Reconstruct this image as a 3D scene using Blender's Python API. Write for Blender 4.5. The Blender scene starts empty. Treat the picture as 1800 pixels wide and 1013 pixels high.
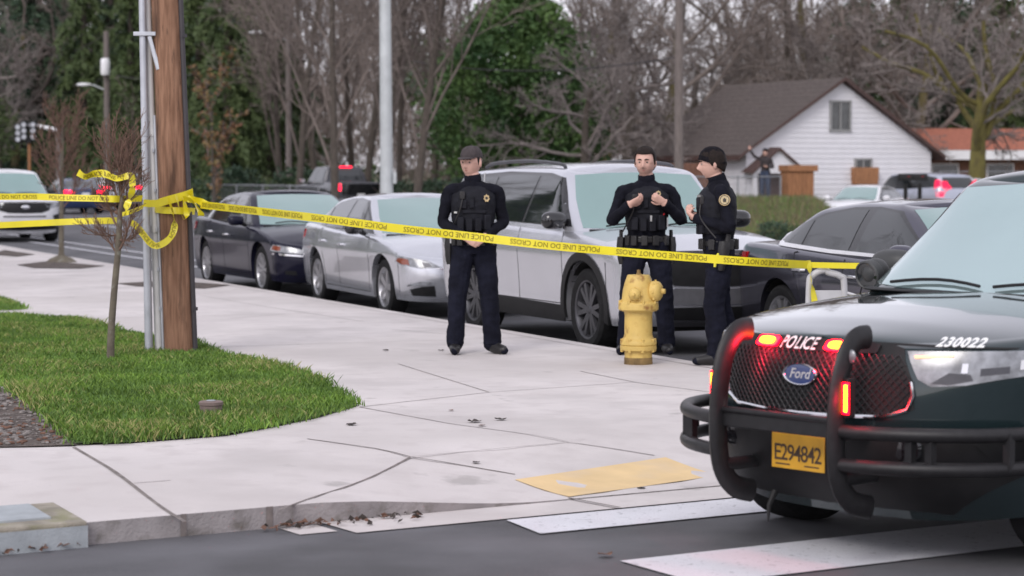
import bpy, bmesh, math, random
from math import sin, cos, pi, sqrt, atan2, radians as rad
from mathutils import Vector, Matrix, noise
SC = bpy.context.scene
COL = SC.collection
# ---------------------------------------------------------------- camera
FPX, HC = 4000.0, 1.72
PITCH = math.atan(206.5 / FPX)
cam = bpy.data.cameras.new('camera'); camo = bpy.data.objects.new('camera', cam); COL.objects.link(camo)
camo.location = (0, 0, HC); camo.rotation_euler = (pi / 2 - PITCH, 0, 0)
cam.sensor_width = 36; cam.lens = FPX / 1800 * 36; cam.clip_start = .1; cam.clip_end = 3000
cam.dof.use_dof = True; cam.dof.focus_distance = 14.8; cam.dof.aperture_fstop = 3.1
SC.camera = camo
# ---------------------------------------------------------------- sky and sun
W = bpy.data.worlds.new('World'); SC.world = W; W.use_nodes = True
wn = W.node_tree; wn.nodes.clear()
sky = wn.nodes.new('ShaderNodeTexSky'); sky.sky_type = 'NISHITA'; sky.sun_disc = False
SUN_EL, SUN_AZ = rad(38), rad(205)          # behind the camera, to the left
sky.sun_elevation = SUN_EL; sky.sun_rotation = SUN_AZ
sky.dust_density = 1.0; sky.air_density = 1.0
hsv = wn.nodes.new('ShaderNodeHueSaturation'); hsv.inputs['Saturation'].default_value = .30
tint = wn.nodes.new('ShaderNodeMix'); tint.data_type = 'RGBA'; tint.blend_type = 'MULTIPLY'
tint.inputs[0].default_value = 1.0; tint.inputs[7].default_value = (1.0, .95, 1.0, 1)
ovc = wn.nodes.new('ShaderNodeMix'); ovc.data_type = 'RGBA'; ovc.inputs[0].default_value = .65
ovc.inputs[7].default_value = (5.6, 5.5, 6.1, 1)        # even cloud cover
bg = wn.nodes.new('ShaderNodeBackground'); bg.inputs[1].default_value = .12
wo = wn.nodes.new('ShaderNodeOutputWorld')
wn.links.new(sky.outputs[0], hsv.inputs['Color']); wn.links.new(hsv.outputs[0], tint.inputs[6])
wn.links.new(tint.outputs[2], ovc.inputs[6]); wn.links.new(ovc.outputs[2], bg.inputs[0]); wn.links.new(bg.outputs[0], wo.inputs[0])
sl = bpy.data.lights.new('sun', 'SUN'); sl.energy = .9; sl.angle = rad(25); sl.color = (1, .96, .92)
so = bpy.data.objects.new('sun', sl); COL.objects.link(so)
sd = Vector((sin(SUN_AZ) * cos(SUN_EL), cos(SUN_AZ) * cos(SUN_EL), sin(SUN_EL)))
so.rotation_euler = sd.to_track_quat('Z', 'Y').to_euler()
SC.view_settings.view_transform = 'Standard'; SC.view_settings.look = 'None'
SC.view_settings.exposure = 0.70; SC.view_settings.gamma = 1
SC.cycles.max_bounces = 6; SC.cycles.transparent_max_bounces = 8
# ---------------------------------------------------------------- pixel -> world
CP, SP = cos(PITCH), sin(PITCH)
def ray(px, py):
    a, b = (px - 900) / FPX, (506.5 - py) / FPX
    return Vector((a, CP + b * SP, -SP + b * CP))
def G(px, py, z=0.0):
    d = ray(px, py); t = (z - HC) / d.z
    return Vector((d.x * t, d.y * t, z))
def D(px, py, dist):
    d = ray(px, py); t = dist / d.y
    return Vector((d.x * t, dist, HC + d.z * t))
# ---------------------------------------------------------------- object helpers
class MB:
    """collects shapes and links them as one mesh object"""
    def __init__(s): s.v = []; s.f = []; s.m = []
    def add(s, vs, fs, m=0):
        o = len(s.v); s.v += [tuple(v) for v in vs]
        for f in fs: s.f.append([i + o for i in f]); s.m.append(m)
        return s
    def xf(s, M, start=0):
        for i in range(start, len(s.v)): s.v[i] = tuple(M @ Vector(s.v[i]))
        return s
    def box(s, c, d, m=0, rz=0, M=None):
        x, y, z = d[0] / 2, d[1] / 2, d[2] / 2
        vs = [Vector((sx * x, sy * y, sz * z)) for sx in (-1, 1) for sy in (-1, 1) for sz in (-1, 1)]
        R = M if M else Matrix.Rotation(rz, 3, 'Z')
        vs = [R @ v + Vector(c) for v in vs]
        return s.add(vs, [(0, 1, 3, 2), (4, 6, 7, 5), (0, 4, 5, 1), (2, 3, 7, 6), (0, 2, 6, 4), (1, 5, 7, 3)], m)
    def tube(s, pts, r, n=8, m=0, cap=True, sq=1.0, up=None):
        pts = [Vector(p) for p in pts]
        rs = r if isinstance(r, list) else [r] * len(pts)
        vs, fs = [], []; prev = None
        for i, p in enumerate(pts):
            t = (pts[min(i + 1, len(pts) - 1)] - pts[max(i - 1, 0)])
            t = t.normalized() if t.length > 1e-9 else Vector((0, 0, 1))
            if prev is None:
                a = Vector(up) if up else (Vector((0, 0, 1)) if abs(t.z) < .9 else Vector((1, 0, 0)))
                u = (a - t * a.dot(t)).normalized()
            else:
                u = (prev - t * prev.dot(t)); u = u.normalized() if u.length > 1e-6 else t.orthogonal().normalized()
            prev = u; w = t.cross(u)
            rr = rs[i]; ra, rb = rr if isinstance(rr, (tuple, list)) else (rr, rr * sq)
            for k in range(n):
                a = 2 * pi * k / n
                vs.append(p + u * (cos(a) * ra) + w * (sin(a) * rb))
        for i in range(len(pts) - 1):
            for k in range(n):
                k2 = (k + 1) % n
                fs.append((i * n + k, i * n + k2, (i + 1) * n + k2, (i + 1) * n + k))
        if cap:
            fs.append(tuple(range(n))[::-1]); fs.append(tuple((len(pts) - 1) * n + k for k in range(n)))
        return s.add(vs, fs, m)
    def lathe(s, prof, n=24, m=0, M=None, close=False):
        """profile of (r, z) turned round Z"""
        vs, fs = [], []
        for r, z in prof:
            for k in range(n):
                a = 2 * pi * k / n; vs.append(Vector((r * cos(a), r * sin(a), z)))
        for i in range(len(prof) - 1):
            for k in range(n):
                k2 = (k + 1) % n
                fs.append((i * n + k, i * n + k2, (i + 1) * n + k2, (i + 1) * n + k))
        if M: vs = [M @ v for v in vs]
        return s.add(vs, fs, m)
    def ball(s, c, r, nu=14, nv=9, m=0, M=None):
        r = r if isinstance(r, (tuple, list)) else (r, r, r)
        vs, fs = [], []
        for j in range(nv + 1):
            t = pi * j / nv
            for i in range(nu):
                a = 2 * pi * i / nu
                vs.append(Vector((r[0] * sin(t) * cos(a), r[1] * sin(t) * sin(a), r[2] * cos(t))))
        if M: vs = [M @ v for v in vs]
        vs = [v + Vector(c) for v in vs]
        for j in range(nv):
            for i in range(nu):
                i2 = (i + 1) % nu
                fs.append((j * nu + i, (j + 1) * nu + i, (j + 1) * nu + i2, j * nu + i2))
        return s.add(vs, fs, m)
    def prism(s, poly, z0, z1, m=0, M=None):
        n = len(poly)
        vs = [Vector((p[0], p[1], z0)) for p in poly] + [Vector((p[0], p[1], z1)) for p in poly]
        if M: vs = [M @ v for v in vs]
        return s.add(vs, [tuple(range(n))[::-1], tuple(range(n, 2 * n))] +
                     [(i, (i + 1) % n, n + (i + 1) % n, n + i) for i in range(n)], m)
    def mesh(s, name, mats, smooth=True, ang=38, weld=True):
        me = bpy.data.meshes.new(name)
        me.from_pydata(s.v, [], s.f)
        for m in (mats if isinstance(mats, (list, tuple)) else [mats]): me.materials.append(m)
        me.polygons.foreach_set('material_index', s.m)
        if weld:
            bm = bmesh.new(); bm.from_mesh(me)
            bmesh.ops.remove_doubles(bm, verts=bm.verts, dist=2e-5)
            bmesh.ops.recalc_face_normals(bm, faces=bm.faces)
            bm.to_mesh(me); bm.free()
        if smooth:
            me.polygons.foreach_set('use_smooth', [True] * len(me.polygons))
            me.set_sharp_from_angle(angle=rad(ang))
        me.update(); return me
    def build(s, name, mats, parent=None, smooth=True, ang=38, weld=True, bevel=0, loc=None):
        o = bpy.data.objects.new(name, s.mesh(name, mats, smooth, ang, weld)); COL.objects.link(o)
        if parent: o.parent = parent
        if loc is not None: o.location = loc
        if bevel:
            b = o.modifiers.new('bevel', 'BEVEL'); b.width = bevel; b.segments = 2; b.limit_method = 'ANGLE'; b.angle_limit = rad(40)
        return o
def tag(o, label=None, cat=None, group=None, kind=None):
    if label: o['label'] = label
    if cat: o['category'] = cat
    if group: o['group'] = group
    if kind: o['kind'] = kind
    return o
def empty(name, loc=(0, 0, 0), rz=0, label=None, cat=None, group=None):
    o = bpy.data.objects.new(name, None); COL.objects.link(o); o.location = loc; o.rotation_euler = (0, 0, rz)
    o.empty_display_size = .2
    return tag(o, label, cat, group)
KIDS = {}
def copy_tree(o, parent=None):
    c = o.copy(); COL.objects.link(c)
    if parent: c.parent = parent
    for ch in [k for k in list(COL.objects) if k.parent == o]: copy_tree(ch, c)
    return c
def crv(pts):
    """smooth curve through (x, y) points, clamped at the ends"""
    pts = sorted(pts); X = [p[0] for p in pts]; Y = [p[1] for p in pts]; n = len(X)
    d = [(Y[i + 1] - Y[i]) / (X[i + 1] - X[i]) for i in range(n - 1)]
    T = [d[0]] + [0 if d[i - 1] * d[i] <= 0 else 2 * d[i - 1] * d[i] / (d[i - 1] + d[i]) for i in range(1, n - 1)] + [d[-1]]
    def f(x):
        if x <= X[0]: return Y[0]
        if x >= X[-1]: return Y[-1]
        i = 0
        while x > X[i + 1]: i += 1
        h = X[i + 1] - X[i]; t = (x - X[i]) / h
        return (Y[i] * (2 * t**3 - 3 * t * t + 1) + h * T[i] * (t**3 - 2 * t * t + t)
                + Y[i + 1] * (3 * t * t - 2 * t**3) + h * T[i + 1] * (t**3 - t * t))
    return f
def smooth_path(pts, k=6):
    """catmull-rom through 3D points"""
    P = [Vector(p) for p in pts]; out = []
    for i in range(len(P) - 1):
        a, b, c, d = P[max(i - 1, 0)], P[i], P[i + 1], P[min(i + 2, len(P) - 1)]
        for j in range(k):
            t = j / k
            out.append(.5 * ((2 * b) + (c - a) * t + (2 * a - 5 * b + 4 * c - d) * t * t + (3 * b - a - 3 * c + d) * t**3))
    out.append(P[-1]); return out
def chaikin(poly, n=2, q=.25):
    for _ in range(n):
        o = []
        for i in range(len(poly)):
            a, b = poly[i], poly[(i + 1) % len(poly)]
            o.append(tuple(a[k] * (1 - q) + b[k] * q for k in range(len(a)))); o.append(tuple(a[k] * q + b[k] * (1 - q) for k in range(len(a))))
        poly = o
    return poly
def lin(a, b, n): return [a + (b - a) * i / (n - 1) for i in range(n)]
def patch(mb, poly, fn, cell=.06, off=.004, thick=.01, out=None, m=0):
    """a 2D outline laid on the surface fn(u, v), 'off' proud of it, with a rim"""
    bm = bmesh.new()
    bm.faces.new([bm.verts.new((p[0], p[1], 0)) for p in poly])
    for ax in (0, 1):
        lo, hi = min(p[ax] for p in poly), max(p[ax] for p in poly)
        k = int((hi - lo) / cell)
        for i in range(1, k + 1):
            co = [0, 0, 0]; no = [0, 0, 0]; co[ax] = lo + (hi - lo) * i / (k + 1); no[ax] = 1
            bmesh.ops.bisect_plane(bm, geom=bm.verts[:] + bm.edges[:] + bm.faces[:], plane_co=co, plane_no=no)
    bmesh.ops.triangulate(bm, faces=[f for f in bm.faces if len(f.verts) > 4])
    bm.verts.index_update(); e = .004
    P, N = [], []
    for v in bm.verts:
        u, w = v.co.x, v.co.y; p = Vector(fn(u, w))
        n = (Vector(fn(u + e, w)) - Vector(fn(u - e, w))).cross(Vector(fn(u, w + e)) - Vector(fn(u, w - e)))
        n = n.normalized() if n.length > 1e-12 else Vector((0, 0, 1))
        o = out(p) if callable(out) else Vector(out)
        if n.dot(o) < 0: n = -n
        P.append(p + n * off); N.append(n)
    fs = [tuple(v.index for v in f.verts) for f in bm.faces]
    nb = len(P); vs = P[:]; idx = {}
    for ed in bm.edges:
        if len(ed.link_faces) == 1:
            q = []
            for v in ed.verts:
                if v.index not in idx: idx[v.index] = len(vs); vs.append(P[v.index] - N[v.index] * (thick))
                q.append(v.index)
            fs.append((q[0], q[1], idx[q[1]], idx[q[0]]))
    bm.free(); mb.add(vs, fs, m); return mb
def text_geo(s, size=1.0, bold=0.0, shear=0.0, space=1.0):
    """flat glyph mesh of a string: (verts2D, faces), baseline at 0, centred in x"""
    cu = bpy.data.curves.new('glyphs', 'FONT'); cu.body = s; cu.size = size; cu.align_x = 'CENTER'
    cu.offset = bold; cu.shear = shear; cu.space_character = space; cu.resolution_u = 3
    ob = bpy.data.objects.new('glyphs', cu); COL.objects.link(ob)
    dg = bpy.context.evaluated_depsgraph_get(); me = ob.evaluated_get(dg).to_mesh()
    vs = [(v.co.x, v.co.y) for v in me.vertices]; fs = [tuple(p.vertices) for p in me.polygons]
    ob.evaluated_get(dg).to_mesh_clear(); bpy.data.objects.remove(ob); bpy.data.curves.remove(cu)
    return vs, fs
# ---------------------------------------------------------------- materials
def pbr(name, col, rough=.6, metal=0, spec=.5, coat=0, var=.12, vs=8, bump=0, bs=60, tint2=None, emit=None, es=0,
        dist=.01, sheen=0, stretch=None, ior=None, coatr=.03, coati=None):
    m = bpy.data.materials.new(name); m.use_nodes = True; nt = m.node_tree; p = nt.nodes['Principled BSDF']
    N = nt.nodes.new; L = nt.links.new
    p.inputs['Roughness'].default_value = rough; p.inputs['Metallic'].default_value = metal
    p.inputs['Specular IOR Level'].default_value = spec; p.inputs['Coat Weight'].default_value = coat
    p.inputs['Coat Roughness'].default_value = coatr
    if coati: p.inputs['Coat IOR'].default_value = coati
    if ior: p.inputs['IOR'].default_value = ior
    if sheen: p.inputs['Sheen Weight'].default_value = sheen
    tc = N('ShaderNodeTexCoord'); src = tc.outputs['Object']
    if stretch:
        mp = N('ShaderNodeMapping'); mp.inputs['Scale'].default_value = stretch; L(src, mp.inputs[0]); src = mp.outputs[0]
    n1 = N('ShaderNodeTexNoise'); n1.inputs['Scale'].default_value = vs; n1.inputs['Detail'].default_value = 5; L(src, n1.inputs['Vector'])
    r = N('ShaderNodeValToRGB'); a, b = r.color_ramp.elements
    c2 = tint2 or tuple(min(1, c * (1 + var)) for c in col)
    a.position = .32; b.position = .68
    a.color = tuple(c * (1 - var) for c in col) + (1,) if not tint2 else tuple(col) + (1,); b.color = tuple(c2) + (1,)
    L(n1.outputs['Fac'], r.inputs[0]); L(r.outputs[0], p.inputs['Base Color'])
    if bump:
        n2 = N('ShaderNodeTexNoise'); n2.inputs['Scale'].default_value = bs; n2.inputs['Detail'].default_value = 4; L(src, n2.inputs['Vector'])
        bn = N('ShaderNodeBump'); bn.inputs['Strength'].default_value = bump; bn.inputs['Distance'].default_value = dist
        L(n2.outputs['Fac'], bn.inputs['Height']); L(bn.outputs[0], p.inputs['Normal'])
    if emit: p.inputs['Emission Color'].default_value = tuple(emit) + (1,); p.inputs['Emission Strength'].default_value = es
    return m
def add_spots(m, scale, col, lo, hi, src='Object', detail=6, amt=1.0, stretch=None):
    """mix a second colour into a material through thresholded noise (stains, speckle)"""
    nt = m.node_tree; N = nt.nodes.new; L = nt.links.new; p = nt.nodes['Principled BSDF']
    old = p.inputs['Base Color'].links[0].from_socket
    tc = N('ShaderNodeTexCoord'); s = tc.outputs[src]
    if stretch:
        mp = N('ShaderNodeMapping'); mp.inputs['Scale'].default_value = stretch; L(s, mp.inputs[0]); s = mp.outputs[0]
    n = N('ShaderNodeTexNoise'); n.inputs['Scale'].default_value = scale; n.inputs['Detail'].default_value = detail; L(s, n.inputs['Vector'])
    r = N('ShaderNodeMapRange'); r.inputs[1].default_value = lo; r.inputs[2].default_value = hi; r.inputs[4].default_value = amt; L(n.outputs['Fac'], r.inputs[0])
    mx = N('ShaderNodeMix'); mx.data_type = 'RGBA'; L(r.outputs[0], mx.inputs[0]); L(old, mx.inputs[6]); mx.inputs[7].default_value = tuple(col) + (1,)
    L(mx.outputs[2], p.inputs['Base Color']); return m
M = {}
M['asphalt'] = pbr('asphalt', (.112, .112, .122), .85, var=.25, vs=1.5, bump=.6, bs=180)
add_spots(M['asphalt'], 160, (.16, .16, .165), .55, .68); add_spots(M['asphalt'], .7, (.05, .05, .052), .5, .7, amt=.6)
M['concrete'] = pbr('concrete', (.625, .585, .575), .85, var=.06, vs=1.2, bump=.25, bs=150)
add_spots(M['concrete'], 1.1, (.46, .43, .42), .50, .72, amt=.75); add_spots(M['concrete'], .35, (.50, .465, .45), .45, .62, amt=.6); add_spots(M['concrete'], 90, (.42, .40, .40), .62, .72, amt=.5)
add_spots(M['concrete'], 5, (.50, .46, .45), .5, .7, amt=.55); add_spots(M['concrete'], 2.6, (.30, .28, .27), .66, .74, amt=.6)
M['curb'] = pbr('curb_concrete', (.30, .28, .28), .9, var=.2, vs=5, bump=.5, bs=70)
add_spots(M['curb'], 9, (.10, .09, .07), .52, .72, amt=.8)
M['joint2'] = pbr('faint_joint', (.36, .33, .32), .95, var=.25, vs=9)
M['joint'] = pbr('joint_dirt', (.20, .175, .165), .95, var=.3, vs=15)
M['paint'] = pbr('road_paint', (.66, .66, .70), .75, var=.06, vs=3)
add_spots(M['paint'], 25, (.28, .28, .30), .60, .72, amt=.8); add_spots(M['paint'], 130, (.35, .35, .36), .6, .66, amt=.7)
M['padyellow'] = pbr('pad_yellow', (.72, .53, .28), .8, var=.08, vs=4)
add_spots(M['padyellow'], 3, (.62, .50, .36), .5, .75, amt=.6)
M['soil'] = pbr('soil', (.10, .08, .07), .95, var=.4, vs=6, bump=1, bs=40, dist=.03)
add_spots(M['soil'], 22, (.22, .19, .17), .58, .66)
M['turf'] = pbr('turf', (.05, .08, .02), .95, var=.4, vs=3, bump=1, bs=30, dist=.03)
M['drygrass'] = pbr('dry_grass', (.10, .10, .05), .95, var=.5, vs=.6, bump=1, bs=12, dist=.05, tint2=(.15, .13, .08))
M['tyre'] = pbr('tyre_rubber', (.014, .014, .015), .85, spec=.25, var=.3, vs=20, bump=.3, bs=90)
M['rim'] = pbr('alloy', (.42, .42, .44), .32, metal=.85, var=.1, vs=10)
M['rimdark'] = pbr('dark_alloy', (.10, .10, .11), .4, metal=.7, var=.15, vs=10)
M['black'] = pbr('black_plastic', (.013, .013, .014), .55, spec=.3, var=.2, vs=12, bump=.1, bs=200)
M['gloss'] = pbr('gloss_black', (.012, .012, .014), .12, coat=.6, var=.2, vs=5)
M['dark'] = pbr('dark_underside', (.012, .012, .012), .9, var=.2)
M['seam'] = pbr('seam', (.01, .01, .011), .8)
M['chrome'] = pbr('chrome', (.72, .72, .74), .12, metal=1, var=.03)
M['glass'] = pbr('window_glass', (.012, .016, .018), .04, spec=.9, coat=.6, var=.3, vs=1.2, ior=1.45)
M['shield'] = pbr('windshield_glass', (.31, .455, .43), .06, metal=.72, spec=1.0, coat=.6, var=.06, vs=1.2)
M['lens'] = pbr('lamp_lens', (.24, .25, .27), .26, metal=.12, coatr=.18, coat=1, var=.5, vs=14)
M['amber'] = pbr('amber_lens', (.22, .05, .025), .12, coat=1, var=.2)
M['redlens'] = pbr('red_lens', (.40, .01, .015), .15, coat=1, var=.2)
M['redglow'] = pbr('red_lamp_lit', (.8, .02, .03), .2, emit=(1, .0, .03), es=3)
M['redstrobe'] = pbr('red_strobe_lit', (.9, .1, .02), .2, emit=(1, .42, .01), es=5)
M['redhalo'] = pbr('red_strobe_housing', (.9, .02, .03), .2, emit=(1, .0, .008), es=9)
M['amberglow'] = pbr('amber_lamp_lit', (.9, .4, .2), .2, emit=(1, .25, .10), es=1.6)
M['galv'] = pbr('galvanised_steel', (.50, .52, .56), .5, metal=.55, var=.15, vs=4, bump=.05)
M['white'] = pbr('white_paint', (.78, .78, .80), .5, var=.05, vs=2)
M['sign_white'] = pbr('white_vinyl', (.80, .80, .80), .5, var=.03)
# ================================================================ the ground
O2 = Vector((1.57, 18.5)); DA = Vector((-.387, .922)); DB = Vector((.922, .387))     # main street: curb point, away, across
def S(a, b, z=0): p = O2 + DA * a + DB * b; return Vector((p.x, p.y, z))
def SAB(x, y): r = Vector((x, y)) - O2; return r.dot(DA), r.dot(DB)
CU0 = Vector((-1.95, 10.39)); CUD = Vector((.851, .526)).normalized(); CUN = Vector((-CUD.y, CUD.x))   # near curb
def near_h(t):
    def ss(a, b, x): x = min(1, max(0, (x - a) / (b - a))); return x * x * (3 - 2 * x)
    return .105 - .093 * ss(1.1, 2.5, t) + .093 * ss(4.3, 5.4, t)
def gz(x, y):
    """height of the corner pavement"""
    r = Vector((x, y)) - CU0; t, d = r.dot(CUD), r.dot(CUN)
    k = max(0, 1 - max(0, d) / 1.5); k = k * k * (3 - 2 * k)
    return .15 - (.15 - near_h(t)) * k
def Gs(px, py, dz=0):
    z = .15
    for _ in range(12): p = G(px, py, z); z = gz(p.x, p.y)
    return Vector((p.x, p.y, z + dz))
def sheet(mb, poly, cell, zf, m=0):
    bm = bmesh.new(); f = bm.faces.new([bm.verts.new((p[0], p[1], 0)) for p in poly])
    for ax in (0, 1):
        lo, hi = min(p[ax] for p in poly), max(p[ax] for p in poly); k = int((hi - lo) / cell)
        for i in range(1, k + 1):
            co = [0, 0, 0]; no = [0, 0, 0]; co[ax] = lo + (hi - lo) * i / (k + 1); no[ax] = 1
            bmesh.ops.bisect_plane(bm, geom=bm.verts[:] + bm.edges[:] + bm.faces[:], plane_co=co, plane_no=no)
    bmesh.ops.triangulate(bm, faces=[f for f in bm.faces if len(f.verts) > 4])
    bm.verts.index_update()
    mb.add([(v.co.x, v.co.y, zf(v.co.x, v.co.y)) for v in bm.verts], [tuple(v.index for v in f.verts) for f in bm.faces], m); bm.free()
def strip(mb, pts, w, zf, m=0, step=.15):
    P = [Vector((p[0], p[1])) for p in pts]; out = []
    for i in range(len(P) - 1):
        n = max(1, int((P[i + 1] - P[i]).length / step)); out += [P[i].lerp(P[i + 1], j / n) for j in range(n)]
    out.append(P[-1]); vs = []
    for i, p in enumerate(out):
        t = (out[min(i + 1, len(out) - 1)] - out[max(i - 1, 0)]).normalized(); q = Vector((-t.y, t.x)) * w / 2
        for s in (-1, 1): a = p + q * s; vs.append((a.x, a.y, zf(a.x, a.y)))
    mb.add(vs, [(2 * i, 2 * i + 1, 2 * i + 3, 2 * i + 2) for i in range(len(out) - 1)], m)
# terrain: flat to the horizon, rising into the yards across the street
def tz(x, y):
    a, b = SAB(x, y)
    k = min(1, max(0, (b - 16) / 12)); k = k * k * (3 - 2 * k)
    g = x / max(y, 1); q = min(1, max(0, (.152 - g) / .022)) * min(1, max(0, (g - .07) / .03)); q = q * q * (3 - 2 * q)
    return -.02 + .72 * k * q * (1 if y < 84 else max(0, 1 - (y - 84) / 12)) * (1 if y > 0 else 0)
mb = MB()
xs = [-900, -400, -200, -120] + lin(-90, 90, 91) + [120, 200, 400, 900]
ys = [-300, -100, -20] + lin(0, 150, 76) + [180, 250, 400, 900, 1800]
mb.add([(x, y, tz(x, y)) for y in ys for x in xs],
       [(j * len(xs) + i, j * len(xs) + i + 1, (j + 1) * len(xs) + i + 1, (j + 1) * len(xs) + i) for j in range(len(ys) - 1) for i in range(len(xs) - 1)])
tag(mb.build('ground', M['drygrass']), kind='structure')
mb = MB()      # asphalt: the cross street in front of the camera and the main street
cl = lambda t, d: (CU0.x + CUD.x * t + CUN.x * d, CU0.y + CUD.y * t + CUN.y * d)
mb.add([Vector((*cl(-60, .05), 0)), Vector((*cl(-60, -40), 0)), Vector((*cl(80, -40), 0)), Vector((*cl(80, .05), 0)),], [(0, 1, 2, 3)])
mb.add([S(-14, -.05, -.004), S(-14, 14, -.004), S(330, 14, -.004), S(330, -.05, -.004)], [(0, 1, 2, 3)])
mb.add([S(42, 14, -.002), S(42, 34, .02), S(92, 34, .02), S(92, 14, -.002)], [(0, 1, 2, 3)])
tag(mb.build('road', M['asphalt'], weld=False, smooth=False), kind='structure')
# pavement slab with rounded corner
corner = []
PC = S(-2.0, 0)
tA, tB = cl(4.6, 0), (PC.x, PC.y)
X0 = Vector((3.64, 13.56))
for i in range(9):
    t = i / 8; a = Vector(tA).lerp(X0, t); b = X0.lerp(Vector(tB), t); c = a.lerp(b, t); corner.append((c.x, c.y))
slab = [cl(-12, 0)] + [cl(t, 0) for t in lin(-3, 4.4, 38)] + corner + [tuple(S(a, 0)[:2]) for a in (0, 5, 10, 20, 40, 80, 200)] + [tuple(S(200, -60)[:2]), (-60, 4)]
mb = MB(); sheet(mb, slab, .28 if False else .4, gz, 0)
edge = slab[:1 + 38 + 9 + 7]
vs = []
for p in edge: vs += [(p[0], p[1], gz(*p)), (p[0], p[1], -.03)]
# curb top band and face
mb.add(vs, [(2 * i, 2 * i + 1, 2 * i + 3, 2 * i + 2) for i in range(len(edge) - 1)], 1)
up = lambda x, y: gz(x, y) + .003
J = [([(130, 787), (325, 918)], .021), ([(490, 897), (722, 804)], .014), ([(540, 772), (722, 804), (905, 838)], .014),
     ([(632, 716), (860, 690)], .012), ([(860, 690), (700, 640)], .012), ([(860, 690), (1120, 672)], .010), ([(632, 716), (790, 745), (1000, 778), (1150, 808)], .012),
     ([(1020, 653), (1120, 673), (1250, 690)], .012), ([(1000, 876), (1090, 893)], .02), ([(722, 804), (900, 787), (1000, 778)], .008),
     ([(405, 560), (500, 553)], .012), ([(235, 850), (300, 845)], .008), ([(352, 520), (470, 540), (640, 566)], .010), ([(690, 580), (790, 588)], .012)]
for pl, w in J: strip(mb, [Gs(*p) for p in pl], w, up, 2 if w > .0135 else 3)
strip(mb, [S(a, -.17) for a in (-1, 10, 30, 80)], .012, up, 3, .6)
for a in (3.2, 7.5, 11.8, 16.5, 21, 26, 31, 36): strip(mb, [S(a, -.17), S(a, -3.4)], .012, up, 3)
for px_, py_, w_ in ((331, 946, .03), (492, 935, .035)):
    t_ = (Vector(G(px_, py_, 0)[:2]) - CU0).dot(CUD); a_, b_ = cl(t_ - w_ / 2, -.004), cl(t_ + w_ / 2, -.004)
    mb.add([(*a_, 0), (*b_, 0), (*b_, near_h(t_) + .002), (*a_, near_h(t_) + .002)], [(0, 1, 2, 3)], 2)
tag(mb.build('sidewalk', [M['concrete'], M['curb'], M['joint'], M['joint2']], weld=False, ang=30), kind='structure')
# gutter pan beside the ramp and its white edge
mb = MB(); strip(mb, [cl(.95, -.16), cl(1.15, -.16)], .22, lambda x, y: .005); strip(mb, [cl(1.2, -.185), cl(8, -.185)], .365, lambda x, y: .006)
tag(mb.build('gutter', M['concrete'], weld=False), kind='structure')
# painted markings
mb = MB()
def quad(pl, z=.008): mb.add([G(*p, z) for p in pl], [tuple(range(len(pl)))])
b1 = [G(890, 917, 0), G(950, 941, 0)]; b2 = [G(1090, 989, 0), G(1235, 1030, 0)]
for (p, q) in (b1, b2):
    e = Vector((CUD.x, CUD.y, 0)) * 4.6; k = Vector((0, 0, .008))
    mb.add([p + k, q + k, q + e + k, p + e + k], [(0, 1, 2, 3)])
for off in (1.9, 2.65, 6.9, 7.15, 11.2):
    strip(mb, [S(12 if off < 3 else -2, off), S(250, off)], .11, lambda x, y: .006, step=8)
tag(mb.build('road_markings', M['paint'], weld=False), kind='structure')
mb = MB(); pad = [Gs(905, 846), Gs(1170, 811), Gs(1262, 838), Gs(1000, 875)]
sheet(mb, [tuple(p[:2]) for p in pad], .12, lambda x, y: gz(x, y) + .006)
tag(mb.build('tactile_pad', M['padyellow'], weld=False), 'worn yellow tactile warning pad set in the corner ramp', 'tactile paving')
# far side kerb and pavement of the main street
mb = MB()
for (b0, b1_, z) in ((14, 14.18, .14), (14.18, 15.8, .135)):
    mb.add([S(-60, b0, z), S(-60, b1_, z), S(40, b1_, z), S(40, b0, z)], [(0, 1, 2, 3)])
    mb.add([S(94, b0, z), S(94, b1_, z), S(330, b1_, z), S(330, b0, z)], [(0, 1, 2, 3)])
for a0, a1 in ((-60, 40), (94, 330)): mb.add([S(a0, 14, .14), S(a1, 14, .14), S(a1, 14, -.05), S(a0, 14, -.05)], [(0, 1, 2, 3)])
tag(mb.build('far_pavement', M['concrete'], weld=False, smooth=False), kind='structure')
# lawn, bare soil, tree wells
LAWN = [(-60, 556), (0, 556), (130, 563), (250, 592), (345, 604), (400, 628), (430, 634), (500, 650), (560, 668), (600, 690), (630, 714), (560, 735), (480, 752), (400, 767), (230, 780), (132, 784), (96, 752), (42, 703), (-60, 640)]
lawnw = [Gs(*p) for p in LAWN]
mb = MB(); sheet(mb, [tuple(p[:2]) for p in lawnw], .3, lambda x, y: gz(x, y) + .012 + .012 * noise.noise((x * 3, y * 3, 0)))
sheet(mb, [tuple(S(a, b)[:2]) for a, b in ((12, -4.6), (150, -4.6), (150, -40), (12, -40))], 8, lambda x, y: .175)  # unseen turf added left of the frame to dull reflections on the car sides
tag(mb.build('lawn_soil', M['turf']), kind='structure')
mb = MB(); SOIL = [(-80, 640), (-20, 672), (42, 703), (96, 752), (134, 785), (60, 787), (0, 788), (-80, 790)]
sheet(mb, [tuple(Gs(*p)[:2]) for p in SOIL], .12, lambda x, y: gz(x, y) + .0075 + .004 * noise.noise((x * 5, y * 5, 3)))
for pl in ([(8, 440), (62, 448), (30, 452), (-20, 448)], [(30, 466), (85, 460), (185, 468), (140, 473), (60, 472)], [(205, 499), (300, 494), (405, 502), (360, 508), (240, 504)]):
    sheet(mb, [tuple(Gs(*p)[:2]) for p in pl], .3, lambda x, y: gz(x, y) + .008)
tag(mb.build('bare_soil', M['soil'], weld=False), kind='structure')
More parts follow.
